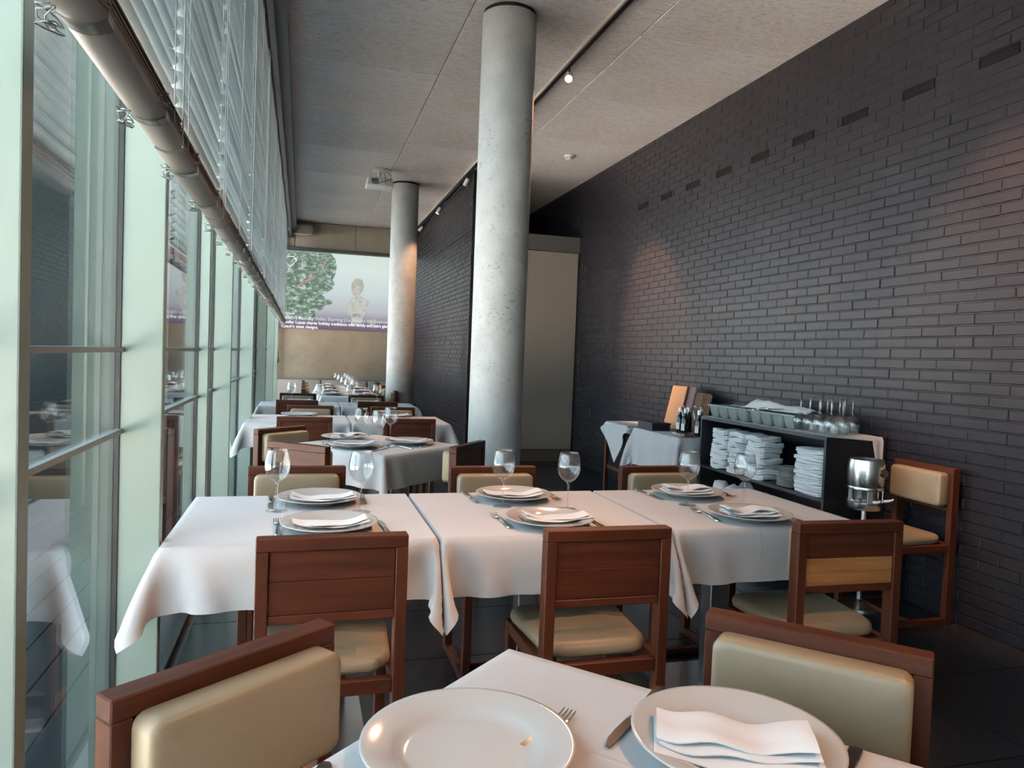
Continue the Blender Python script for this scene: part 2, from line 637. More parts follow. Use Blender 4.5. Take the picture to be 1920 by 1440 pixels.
# channel at the top of the glazing (it runs a hair out of parallel with the brick wall)
def slant(name, mat, xa0, xb0, xa1, xb1, z0, z1, y0=YB, y1=YF):
    return struct(MB().add([(xa0, y0, z0), (xb0, y0, z0), (xb1, y1, z0), (xa1, y1, z0), (xa0, y0, z1), (xb0, y0, z1), (xb1, y1, z1), (xa1, y1, z1)],
                           [(3, 2, 1, 0), (4, 5, 6, 7), (0, 1, 5, 4), (1, 2, 6, 5), (2, 3, 7, 6), (3, 0, 4, 7)]).build(name, mat))
slant('trim_1', MAT['bulk'], -0.20, -0.13, -0.25, -0.18, 3.40, 3.60)
slant('trim_2', MAT['bulk_dark'], -0.225, -0.195, -0.29, -0.25, 3.30, 3.60)
slant('trim_3', MAT['bulk_dark'], -0.62, -0.22, -0.62, -0.28, 3.50, 3.62)

# outside: paving; dark deck and screen wall added to keep the panes dark
struct(MB().box(-40, -2.2, -40, 40, -0.3, -0.06).build('exterior_ground', MAT['paving']))
dk = struct(MB().box(-2.2, -0.66, -12, 40, -0.3, -0.09).build('added_exterior_deck', MAT['gasket']))
for k in range(10):
    MB().box(-2.19 + 0.148 * k, -2.05 + 0.148 * k, -12, 17, -0.09, -0.06).build('deck_board', MAT['dark_backdrop'], dk)
fw = struct(MB().box(-3.0, -0.80, 6.6, 6.75, -0.1, 4.8).build('added_exterior_wall', MAT['dark_backdrop']))
for k in range(4):
    MB().box(-2.9 + 0.6 * k, -2.88 + 0.6 * k, 6.585, 6.6, 0, 4.8).build('joint_cover', MAT['gasket'], fw)

# ------------------------------------------------------------------ columns
def column(y, label):
    t = thing('column', label, 'column', (1.255, y, 0))
    MB().lathe([(0.18, 0.0), (0.18, 3.575)], 48).build('shaft', MAT['concrete'], t, smooth=True)
    MB().lathe([(0.172, 3.57), (0.172, 3.602)], 48).build('shadow_gap', MAT['void'], t, smooth=True)
    return t
column(4.75, 'tall round bare concrete column between the tables and the brick wall, closer one')
column(9.90, 'round concrete column with a warm lamp streak, beyond the first column')

# ------------------------------------------------------------------ wall vents
def vent():
    t = thing('air_vent', '', 'vent')
    MB().box(0.001, 0.003, -0.112, 0.112, -0.0275, 0.0275).build('backing', MAT['void'], t)
    f = MB()
    f.box(-0.006, 0.003, -0.113, -0.107, -0.0275, 0.0275).box(-0.006, 0.003, 0.107, 0.113, -0.0275, 0.0275)
    f.box(-0.006, 0.003, -0.107, 0.107, 0.0235, 0.0275).box(-0.006, 0.003, -0.107, 0.107, -0.0275, -0.0235)
    f.build('frame', MAT['vent'], t)
    for q in range(4):
        z = -0.016 + 0.0107 * q
        MB().box(-0.004, 0.001, -0.107, 0.107, z - 0.002, z + 0.002).build('slat', MAT['vent'], t)
    return t
v0 = vent()
for k, y in enumerate(VENTS):
    lb = 'dark air vent high in the brick wall, %s from the near end' % ORD[k]
    loc = (XR - 0.001, y, (ZV + 0.5) * COURSE)
    if k == 0:
        v0.location = loc
        v0['label'] = lb
        v0['group'] = 'air vents high on the brick wall'
    else:
        dup(v0, loc, 0, lb)

# ------------------------------------------------------------------ venetian blinds
BLINDS = [(-2.20, -0.64), (-0.62, 0.93), (0.95, 1.83), (1.85, 2.74), (2.76, 4.18), (4.20, 5.68), (5.70, 7.20), (7.22, 8.70), (8.72, 10.2), (10.22, 11.7), (11.72, 13.25)]  # first blind is out of view, added to cut daylight on the near tables
ZR = 1.775
def bx(y):
    return -0.308 - 0.004 * (y - 1.2)

def slat_mesh(L):
    mb = MB()
    w, n = 0.0255, 5
    st = [(0.0, 0.35), (0.006, 0.72), (0.016, 0.94), (0.028, 1.0)]
    st = st + [(L - a, b) for a, b in reversed(st)]
    rows = []
    for yy, k in st:
        rows.append([(w * k * (2 * q / n - 1), yy, -0.0085 * (1 - (k * (2 * q / n - 1)) ** 2)) for q in range(n + 1)])
    vs = [p for r in rows for p in r]
    fs = []
    for i in range(len(rows) - 1):
        for q in range(n):
            a = i * (n + 1) + q
            fs.append((a, a + 1, a + n + 2, a + n + 1))
    mb.add(vs, fs)
    return mb.mesh('slat', MAT['slat'], smooth='all', fix=False)

def tangle(rg, n=46):
    p = Vector((0, 0, 0))
    pts = []
    for k in range(n):
        a = k * 0.9
        pts.append((0.011 * math.sin(a * 1.3) + rg.uniform(-.003, .003), 0.016 * math.cos(a) + rg.uniform(-.004, .004), -0.012 - 0.030 * (0.5 + 0.5 * math.sin(a * 0.37)) + rg.uniform(-.003, .003)))
    return pts

for n, (a, b) in enumerate(BLINDS):
    L = b - a
    t = thing('venetian_blind', 'silver slatted venetian blind, %s along the glass wall from the near end' % ORD[n], 'blind', (0, 0, 0), 0, 'venetian blinds along the glass wall')
    sm = slat_mesh(L)
    z, k = ZR + 0.11, 0
    tilt = R(9)
    while z < 3.47:
        o = link('slat', sm, t, (bx(a) + rnd.uniform(-.002, .002), a, z))
        o.rotation_euler = (rnd.uniform(-.004, .004), tilt + rnd.uniform(-.11, .11), 0.004)
        z += 0.0415
    # stacked slats resting on the bottom rail
    s = MB()
    for q in range(7):
        zz = ZR + 0.027 + 0.0055 * q
        dx = rnd.uniform(-.003, .003)
        s.box(bx(a) - 0.024 + dx, bx(a) + 0.024 + dx, a + 0.004, b - 0.004, zz, zz + 0.004)
    s.build('slat_stack', MAT['stack'], t)
    # bottom rail with a rounded underside
    prof = []
    for q in range(9):
        u = -1 + 2 * q / 8
        prof.append((0.031 * u, -0.010 * (1 - u * u) + 0.004))
    prof += [(0.031, 0.020), (0.027, 0.024), (-0.027, 0.024), (-0.031, 0.020)]
    br = MB().loops([[(bx(a) + x, yy, ZR + zz) for x, zz in prof] for yy in (a + 0.002, b - 0.002)]).build('bottom_rail', MAT['rail'], t, smooth=True)
    m = max(2, int(round(L / 0.37)))
    for q in range(m):
        yy = a + L * (q + 0.5) / m
        MB().loops([[(bx(a) + x * 1.06, y2, ZR + zz * 1.05 - 0.002) for x, zz in prof] for y2 in (yy - 0.018, yy - 0.016, yy + 0.016, yy + 0.018)]).build('clip', MAT['clip'], br, smooth=True)
        MB().tube([(bx(a) - 0.036 + p[0], yy - 0.03 + p[1] * 1.3, ZR + 0.018 + p[2]) for p in tangle(rnd, 34)], 0.0011, 4).build('cord_tangle', MAT['chain'], br, smooth='all')
        MB().tube([(bx(a) + 0.034 + p[0] * .8, yy - 0.05 + p[1] * 1.3, ZR + 0.055 + p[2]) for p in tangle(rnd, 30)], 0.0011, 4).build('cord_tangle', MAT['chain'], br, smooth='all')
    for yy in (a + 0.10, b - 0.10) if L < 1.0 else (a + 0.10, (a + b) / 2, b - 0.10):
        cd = MB()
        for dx in (-0.026, 0.026):
            cd.tube([(bx(a) + dx, yy, ZR + 0.02), (bx(a) + dx, yy, 3.50)], 0.0011, 4)
        zz = ZR + 0.11
        while zz < 3.47:
            cd.tube([(bx(a) - 0.026, yy, zz + 0.004), (bx(a) + 0.026, yy, zz - 0.006)], 0.0007, 3)
            zz += 0.0415
        cd.build('ladder_cord', MAT['cord'], t)
    MB().tube([(bx(a) + 0.031, b - 0.02, ZR - 0.0), (bx(a) + 0.031, b - 0.02, 3.5)], 0.0017, 5).build('lift_cord', MAT['cord'], t)
    MB().box(bx(a) - 0.027, bx(a) + 0.027, a, b, 3.472, 3.50).build('head_rail', MAT['bulk'], t)

# ------------------------------------------------------------------ lamps on the ceiling track
trk = thing('light_track', 'long black lighting track fixed along the grey ceiling', 'track')
MB().box(1.885, 1.915, YB + 0.1, 13.35, 3.575, 3.603).build('rail', MAT['track'], trk)
MB().box(1.872, 1.884, YB + 0.1, 13.35, 3.583, 3.603).build('edge_strip', MAT['trackedge'], trk)

def head_parts(t):
    MB().lathe([(0.006, 0.0), (0.006, 0.055)], 8).build('stem', MAT['track'], t)

def spot_head(y, target, watts, angle, label, blend=0.6):
    t = thing('track_spotlight', label, 'spotlight', (1.90, y, 3.575), 0, 'spotlights on the ceiling track')
    piv = Vector((0, 0, -0.075))
    d = (Vector(target) - Vector((1.90, y, 3.50))).normalized()
    q = (-d).to_track_quat('Z', 'Y').to_matrix().to_4x4()
    MB().tube([(0, 0, 0.0), (0, 0, -0.05)], 0.007, 8).build('stem', MAT['track'], t)
    b = MB().lathe([(0.016, 0.045), (0.025, 0.040), (0.028, -0.03), (0.032, -0.055), (0.027, -0.055), (0.025, -0.045)], 20, cap1=False).build('body', MAT['white_plastic'], t, smooth=True)
    b.matrix_local = Matrix.Translation(piv) @ q
    ln = MB().lathe([(0.0255, -0.044), (0.018, -0.047), (0.008, -0.049)], 20).build('lens', MAT['lens'], t, smooth=True)
    ln.matrix_local = Matrix.Translation(piv) @ q
    ld = bpy.data.lights.new('spot_lamp', 'SPOT')
    ld.energy = watts
    ld.color = WARM
    ld.spot_size = R(angle)
    ld.spot_blend = blend
    ld.shadow_soft_size = 0.022
    lo = bpy.data.objects.new('spot_lamp', ld)
    C.objects.link(lo)
    lo.parent = t
    lo.matrix_local = Matrix.Translation(piv + d * 0.062) @ q
    return t

SPOTS = [(-2.2, (0.4, -1.0, 0.7), 0.9, 46), (-0.55, (0.15, 1.0, 0.75), 1.3, 48), (0.35, (1.0, 1.2, 0.75), 0.9, 46), (1.65, (0.05, 2.6, 0.75), 1.4, 50),
         (2.55, (3.39, 2.75, 1.7), 4.0, 46), (3.45, (1.2, 2.55, 0.75), 1.0, 46), (5.35, (0.6, 2.3, 0.6), 1.1, 40), (6.55, (0.5, 4.7, 0.75), 1.9, 44),
         (7.17, (3.39, 6.75, 1.7), 6.0, 42), (8.1, (0.4, 6.3, 0.75), 2.0, 44), (9.0, (1.15, 10.2, 1.6), 1.2, 38), (10.95, (0.55, 11.2, 0.75), 2.0, 46), (12.7, (-0.1, 13.5, 1.0), 1.0, 50)]  # heads aimed at turned table and third row are added, hidden by the column
for k, (y, tg, w, an) in enumerate(SPOTS):
    spot_head(y, tg, SPOT_W * w, an, 'small white spotlight on the ceiling track, %s from the near end' % ORD[k])

# smoke detector, projector, loudspeaker
t = thing('smoke_detector', 'small white round smoke detector on the ceiling by the brick wall', 'detector', (2.795, 7.75, ZC))
MB().lathe([(0.058, 0.004), (0.058, -0.016), (0.046, -0.022)], 24).build('base', MAT['white_plastic'], t, smooth=True)
MB().lathe([(0.040, -0.020), (0.042, -0.036), (0.030, -0.046)], 24).build('cap', MAT['white_plastic'], t, smooth=True)
for k in range(6):
    a = k * PI / 3
    MB().box(-0.008, 0.008, 0.040, 0.044, -0.034, -0.024).build('slot', MAT['grey_plastic'], t).rotation_euler = (0, 0, a)

t = thing('projector', 'white ceiling projector with trailing cable beside the further column', 'projector', (0.845, 9.25, ZC))
MB().box(-0.07, 0.07, -0.06, 0.06, -0.03, 0.004).build('ceiling_plate', MAT['white_plastic'], t, bevel=0.006)
MB().lathe([(0.02, -0.03), (0.02, -0.115)], 12).build('stem', MAT['white_plastic'], t, smooth=True)
MB().box(-0.05, 0.05, -0.05, 0.05, -0.125, -0.105).build('bracket', MAT['white_plastic'], t, bevel=0.004)
MB().add([(-.165, -.13, -.235), (.165, -.13, -.235), (.165, .13, -.235), (-.165, .13, -.235), (-.15, -.12, -.125), (.15, -.12, -.125), (.15, .12, -.125), (-.15, .12, -.125)],
         [(3, 2, 1, 0), (4, 5, 6, 7), (0, 1, 5, 4), (1, 2, 6, 5), (2, 3, 7, 6), (3, 0, 4, 7)]).build('body', MAT['white_plastic'], t, bevel=0.018, seg=3, smooth=True)
for k in range(6):
    z = -0.15 - 0.0085 * k
    MB().box(-0.11, -0.02, -0.131, -0.120, z - 0.002, z + 0.002).build('vent_slot', MAT['grey_plastic'], t)
MB().box(-0.10, -0.03, -0.131, -0.12, -0.212, -0.203).build('socket', MAT['grey_plastic'], t)
MB().lathe([(0.035, 0.12), (0.035, 0.14), (0.028, 0.14)], 16).build('lens', MAT['grey_plastic'], t).matrix_local = Matrix.Translation((0.07, 0.0, -0.18)) @ Matrix.Rotation(-PI / 2, 4, 'X')
MB().tube([(0.03, 0.0, -0.02), (0.09, -0.08, -0.05), (0.13, -0.12, -0.09), (0.12, -0.145, -0.15), (0.03, -0.148, -0.185), (-0.02, -0.14, -0.205), (-0.07, -0.135, -0.207)], 0.005, 6).build('cable', MAT['grey_plastic'], t, smooth='all')
MB().tube([(0.02, 0.0, -0.02), (0.05, -0.08, -0.07), (0.06, -0.14, -0.14), (0.06, -0.145, -0.20), (0.09, -0.135, -0.21)], 0.004, 6).build('cable', MAT['grey_plastic'], t, smooth='all')

t = thing('loudspeaker', 'putty coloured loudspeaker in the ceiling corner above the screen', 'loudspeaker', (-0.11, YF - 0.16, 3.43))
prof = [(-0.205, -0.02), (-0.18, -0.075), (-0.14, -0.10), (0.16, -0.10), (0.20, -0.06), (0.205, 0.05), (0.18, 0.085), (-0.18, 0.085), (-0.205, 0.05)]
MB().loops([[(x, -0.09, z) for x, z in prof], [(x * 0.93, 0.09, z * 0.9) for x, z in prof]]).build('body', MAT['speaker'], t, bevel=0.008, smooth=True)
MB().loops([[(x * 0.88, -0.098, z * 0.86) for x, z in prof], [(x * 0.88, -0.088, z * 0.86) for x, z in prof]]).build('front_grille', MAT['speaker'], t, bevel=0.003)
MB().box(-0.03, 0.03, 0.06, 0.17, -0.02, 0.02).build('bracket', MAT['frame_dark'], t)
MB().tube([(-0.1, 0.1, -0.08), (-0.105, 0.14, -0.2), (-0.10, 0.13, -0.36)], 0.004, 5).build('cord', MAT['frame_dark'], t)

# ------------------------------------------------------------------ projected picture
YS = YF - 0.012
scr = thing('projection_screen', 'projected picture of a wintry tree, a figure and white captions on concrete', 'screen', (0, YS, 0))
def screen_mat():
    m = bpy.data.materials.new('projected_background')
    m.use_nodes = True
    t = m.node_tree
    t.nodes.clear()
    out = t.nodes.new('ShaderNodeOutputMaterial')
    e = t.nodes.new('ShaderNodeEmission')
    e.inputs[1].default_value = 0.62
    tc = t.nodes.new('ShaderNodeTexCoord')
    sp = t.nodes.new('ShaderNodeSeparateXYZ')
    t.links.new(tc.outputs['Object'], sp.inputs[0])
    mr = t.nodes.new('ShaderNodeMapRange')
    mr.inputs['From Min'].default_value = 1.70
    mr.inputs['From Max'].default_value = 3.07
    t.links.new(sp.outputs['Z'], mr.inputs['Value'])
    c = ramp(t, mr.outputs[0], [(0.0, (0.13, 0.10, 0.14)), (0.10, (0.20, 0.17, 0.22)), (0.25, (0.40, 0.42, 0.45)), (0.5, (0.50, 0.57, 0.58)), (0.8, (0.57, 0.65, 0.62)), (1.0, (0.54, 0.63, 0.58))])
    t.links.new(c, e.inputs[0])
    t.links.new(e.outputs[0], out.inputs[0])
    return m
MB().box(-0.43, 1.93, 0.0, 0.010, 1.70, 3.075).build('picture', screen_mat(), scr)
def picture_mat(name, sc, stops, detail=5):
    m = bpy.data.materials.new(name)
    m.use_nodes = True
    t = m.node_tree
    t.nodes.clear()
    out = t.nodes.new('ShaderNodeOutputMaterial')
    e = t.nodes.new('ShaderNodeEmission')
    e.inputs[1].default_value = 0.62
    n1 = noise(t, coords(t, sc), 1.0, detail + 3, 0.72)
    t.links.new(ramp(t, n1, stops), e.inputs[0])
    t.links.new(e.outputs[0], out.inputs[0])
    return m
tb = MB()
sil = [(-0.43, 1.86), (0.10, 1.86), (0.17, 1.92), (0.20, 2.02), (0.30, 2.06), (0.34, 2.13), (0.46, 2.17), (0.47, 2.23), (0.36, 2.25), (0.28, 2.33), (0.38, 2.38), (0.47, 2.44), (0.50, 2.54), (0.46, 2.60), (0.51, 2.70), (0.53, 2.84), (0.50, 2.98), (0.42, 3.07), (-0.43, 3.07)]
tb.loops([[(x, -0.002, z) for x, z in sil], [(x, 0.0, z) for x, z in sil]])
tb.build('tree_image', picture_mat('projected_tree', (9, 1, 15), [(0.32, (0.06, 0.09, 0.075)), (0.46, (0.13, 0.20, 0.15)), (0.53, (0.20, 0.27, 0.22)), (0.57, (0.40, 0.47, 0.44)), (0.66, (0.50, 0.56, 0.54))]), scr)
rb = MB()
for poly in ([(-0.12, 2.45), (0.02, 2.53), (0.16, 2.62), (0.18, 2.68), (0.04, 2.60), (-0.12, 2.49)], [(0.24, 2.80), (0.34, 2.90), (0.40, 3.02), (0.36, 2.98), (0.26, 2.85)]):
    rb.loops([[(x, -0.003, z) for x, z in poly], [(x, -0.0025, z) for x, z in poly]])
rb.build('ribbon_image', picture_mat('projected_ribbon', (30, 1, 30), [(0.4, (0.34, 0.13, 0.13)), (0.6, (0.46, 0.36, 0.34))]), scr)
rg = random.Random(3)
FIG = [picture_mat('projected_figure', (16, 1, 14), [(0.34, (0.30, 0.27, 0.22)), (0.44, (0.44, 0.43, 0.38)), (0.6, (0.49, 0.50, 0.47))]),
       picture_mat('projected_hair', (14, 1, 10), [(0.36, (0.34, 0.31, 0.26)), (0.6, (0.46, 0.46, 0.42))]),
       picture_mat('projected_boots', (20, 1, 40), [(0.4, (0.22, 0.21, 0.20)), (0.62, (0.46, 0.47, 0.46))])]
fg = MB()
def flat(poly, mi, d):
    fg.loops([[(x, -d - 0.0006, z) for x, z in poly], [(x, -d, z) for x, z in poly]], mi=mi)
flat([(0.85, 2.33), (0.96, 2.35), (1.05, 2.30), (1.13, 2.24), (1.11, 2.15), (1.05, 2.14), (1.06, 2.04), (1.02, 1.97), (0.99, 1.88), (1.0, 1.80), (0.80, 1.80), (0.82, 1.90), (0.80, 1.98), (0.73, 2.04), (0.72, 2.14), (0.78, 2.25)], 0, 0.001)
flat([(0.84, 2.34), (0.80, 2.44), (0.80, 2.56), (0.85, 2.64), (0.93, 2.66), (1.0, 2.62), (1.03, 2.52), (1.0, 2.42), (0.94, 2.35)], 1, 0.0015)
flat([(0.86, 2.38), (0.85, 2.48), (0.90, 2.54), (0.96, 2.50), (0.95, 2.40), (0.90, 2.36)], 0, 0.002)
flat([(0.81, 1.95), (0.99, 1.95), (1.0, 2.01), (0.83, 2.02)], 2, 0.0022)
flat([(0.83, 1.80), (0.99, 1.80), (0.98, 1.85), (0.84, 1.86)], 2, 0.0022)
flat([(1.15, 1.80), (1.13, 1.88), (1.17, 1.95), (1.20, 1.97), (1.26, 1.92), (1.25, 1.80)], 2, 0.0015)
fg.build('figure_image', FIG, scr)
TXT = emit('caption_white', (0.66, 0.66, 0.70), 0.75)
DIM = emit('caption_dim', (0.52, 0.54, 0.58), 0.70)
def text(body, x, z, size, mat, bold=0.0, depth=0.0035):
    cu = bpy.data.curves.new('caption', 'FONT')
    cu.body = body
    cu.size = size
    cu.offset = bold
    cu.extrude = 0.0005
    cu.resolution_u = 3
    tmp = bpy.data.objects.new('caption', cu)
    C.objects.link(tmp)
    dg = bpy.context.evaluated_depsgraph_get()
    me = bpy.data.meshes.new_from_object(tmp.evaluated_get(dg))
    C.objects.unlink(tmp)
    bpy.data.objects.remove(tmp)
    me.materials.clear()
    me.materials.append(mat)
    o = link('caption', me, scr, (x, -depth, z))
    o.rotation_euler = (PI / 2, 0, 0)
    return o
text('#livelook', -0.40, 1.945, 0.060, TXT, 0.001)
text("Coach's Holiday ", -0.40, 1.862, 0.084, TXT, 0.0005)
text("Video Starring J.Lo Breaks the Internet", 0.175, 1.862, 0.084, DIM, 0.0005)
text("Jennifer Lopez shares holiday traditions with family and pairs glamour", -0.40, 1.785, 0.0715, TXT, 0.0022)
text("Coach's sleek designs.", -0.40, 1.71, 0.0715, TXT, 0.0022)
lg = MB()
out = [(-0.385, 2.905), (-0.335, 2.975), (-0.215, 2.975), (-0.155, 2.905), (-0.28, 2.775)]
inn = [(-0.28 + (x + 0.28) * 0.86, 2.885 + (z - 2.885) * 0.86) for x, z in out]
for k in range(5):
    l = (k + 1) % 5
    q = [out[k], out[l], inn[l], inn[k]]
    lg.loops([[(x, -0.0062, z) for x, z in q], [(x, -0.0056, z) for x, z in q]])
lg.build('emblem', TXT, scr)

# ------------------------------------------------------------------ chairs
def cushion(mb, poly, z0, z1, r=0.02):
    """soft slab: outline inset toward top and bottom"""
    cx = sum(p[0] for p in poly) / len(poly)
    cy = sum(p[1] for p in poly) / len(poly)
    hw = max(abs(p[0] - cx) for p in poly)
    hd = max(abs(p[1] - cy) for p in poly)
    rings = []
    for dz, ins in ((0, r * 0.7), (r * 0.35, r * 0.15), (r * 0.8, 0), ((z1 - z0) - r * 0.9, 0), ((z1 - z0) - r * 0.45, r * 0.18), ((z1 - z0) - r * 0.12, r * 0.6), (z1 - z0, r * 1.3), (z1 - z0 + 0.004, r * 4)):
        rings.append([(cx + (x - cx) * (1 - ins / hw), cy + (y - cy) * (1 - ins / hd), z0 + dz) for x, y in poly])
    mb.loops(rings)
    return mb

def rpoly(x0, x1, y0, y1, r, n=4):
    p = []
    for cx, cy, a0 in ((x1 - r, y1 - r, 0), (x0 + r, y1 - r, PI / 2), (x0 + r, y0 + r, PI), (x1 - r, y0 + r, 1.5 * PI)):
        for k in range(n + 1):
            a = a0 + PI / 2 * k / n
            p.append((cx + r * math.cos(a), cy + r * math.sin(a)))
    return p

def make_chair(gold=False):
    t = thing('dining_chair', '', 'chair')
    X, B, H = 0.20, -0.215, 0.83
    for s in (-1, 1):
        MB().box(s * X - (0.033 if s > 0 else 0), s * X + (0.033 if s < 0 else 0), B, B + 0.045, 0.0, H - 0.035).build('rear_leg', MAT['wood_z'], t, bevel=0.002, seg=1)
        MB().box(s * X - (0.033 if s > 0 else 0), s * X + (0.033 if s < 0 else 0), 0.165, 0.20, 0.03, 0.425).build('front_leg', MAT['wood_z'], t, bevel=0.002, seg=1)
        MB().box(s * X - (0.030 if s > 0 else -0.003), s * X + (0.030 if s < 0 else -0.003), B + 0.045, 0.165, 0.385, 0.425).build('seat_rail', MAT['wood_y'], t, bevel=0.002, seg=1)
        MB().box(s * X - (0.033 if s > 0 else 0), s * X + (0.033 if s < 0 else 0), B + 0.045, 0.20, 0.0, 0.03).build('floor_rail', MAT['wood_y'], t, bevel=0.002, seg=1)
    MB().box(-X, X, B, B + 0.045, H - 0.035, H).build('top_rail', MAT['wood_x'], t, bevel=0.0025, seg=1)
    MB().box(-X + 0.033, X - 0.033, B + 0.005, B + 0.036, 0.598, 0.622).build('lower_rail', MAT['wood_x'], t, bevel=0.002, seg=1)
    o = MB().box(-X + 0.034, X - 0.034, B + 0.007, B + 0.022, 0.7135, H - 0.036).build('back_board', MAT['wood_x'], t, bevel=0.0012, seg=1)
    o = MB().box(-X + 0.034, X - 0.034, B + 0.007, B + 0.022, 0.623, 0.7125).build('back_board', MAT['wood_gold'] if gold else MAT['wood_x'], t, bevel=0.0012, seg=1)
    if gold:
        o['label'] = 'paler golden lower board'
    MB().box(-X + 0.033, X - 0.033, 0.17, 0.198, 0.385, 0.425).build('seat_rail', MAT['wood_x'], t, bevel=0.002, seg=1)
    MB().box(-X + 0.033, X - 0.033, B + 0.01, B + 0.04, 0.385, 0.425).build('seat_rail', MAT['wood_x'], t, bevel=0.002, seg=1)
    MB().box(-X + 0.033, X - 0.033, 0.02, 0.05, 0.002, 0.028).build('cross_rail', MAT['wood_x'], t, bevel=0.002, seg=1)
    # back cushion: outline in x/z, thickness along y
    cb = cushion(MB(), rpoly(-0.172, 0.172, 0.625, 0.803, 0.022), 0.0, 0.062, 0.012)
    cb.v = [(x, B + 0.040 + z, y) for x, y, z in cb.v]
    cb.build('back_cushion', MAT['vinyl'], t, smooth='all')
    sp = []
    for x, y in rpoly(-0.20, 0.20, -0.17, 0.215, 0.07, 5):
        k = (y + 0.17) / 0.385
        sp.append((x * (0.84 + 0.16 * k), y))
    cushion(MB(), sp, 0.425, 0.472, 0.022).build('seat_cushion', MAT['vinyl'], t, smooth='all')
    return t

chair0 = make_chair()
chair_gold = make_chair(True)
used = []
def place(cx, cy, rz, label, group, proto=None, back=True):
    """cx,cy: middle of the outer face of the backrest; rz turns the chair, 0 faces +y"""
    p = proto or chair0
    ox, oy = -math.sin(rz) * (-0.215), math.cos(rz) * (-0.215)
    loc = (cx - ox, cy - oy, 0)
    if p.name not in used:
        used.append(p.name)
        p.location = loc
        p.rotation_euler = (0, 0, rz)
        p['label'] = label
        p['group'] = group
        return p
    return dup(p, loc, rz, label, group)

G1 = 'dining chairs around the tables'
# at the corner table in front
place(-0.116, 1.264, math.atan2(0.249, 0.317) + PI, 'wooden chair, lamp-lit beige back cushion, between the glass wall and the near table', G1)
place(0.965, 1.170, math.atan2(-0.296, 0.286) + PI, 'wooden chair with beige cushioned back on the brick-wall side of the near table', G1)
# near side of the long row: wooden backs toward the viewer
place(0.092, 1.985, R(1.0), 'wooden chair, its board back turned to us, at the window end of the table row', G1)
place(0.892, 1.975, R(-0.5), 'wooden chair, its board back turned to us, at the middle table of the row', G1)
place(1.745, 1.962, R(-2.0), 'wooden chair with a paler lower back board at the wall end of the row', G1, chair_gold)
# far side of the row
place(-0.012, 3.245, PI, 'chair with beige back cushion facing us behind the window end of the row', G1)
place(0.842, 3.215, PI, 'chair with beige back cushion facing us behind the middle of the row', G1)
place(1.665, 3.195, PI, 'chair with beige back cushion facing us behind the wall end of the row', G1)
# turned square table behind the row
place(-0.145, 4.853, R(45) + PI, 'chair with lamp-lit beige cushion at the window side of the turned square table', G1)
place(-0.03, 3.985, R(-42), 'chair with wooden back toward us, cutting the window corner of the turned table', G1)
place(0.93, 4.015, R(53), 'dark-looking chair back between the turned square table and the first column', G1)
# third row
place(0.02, 5.575, 0, 'chair with wooden back toward us at the window end of the third table row', G1)
place(0.792, 5.535, 0, 'chair with wooden back toward us at the column end of the third table row', G1)
place(0.072, 6.77, PI, 'chair with beige cushion behind the white plate of the third table row', G1)
place(0.802, 6.75, PI, 'chair with beige cushion behind the three wine glasses, third table row', G1)
# fourth row
place(-0.05, 7.43, 0, 'chair with wooden back toward us at the window end of the fourth table row', G1)
place(0.73, 7.40, 0, 'chair with wooden back toward us at the column end of the fourth table row', G1)
place(-0.05, 8.62, PI, 'chair with beige cushion at the window end behind the fourth table row', G1)
place(0.70, 8.50, PI, 'chair with beige cushion at the column end behind the fourth table row', G1)
# long banquet table at the back
for k, yy in enumerate((9.75, 10.55, 11.35, 12.15)):
    place(-0.02, yy, -PI / 2, 'chair on the window side of the far banquet table, %s from its near end' % ORD[k], G1)
    place(1.20, yy, PI / 2, 'chair on the brick-wall side of the far banquet table, %s from its near end' % ORD[k], G1)
# spare chair against the wall
place(3.345, 3.215, PI / 2, 'spare chair with cream cushion standing back against the brick wall by the ice bucket', G1)

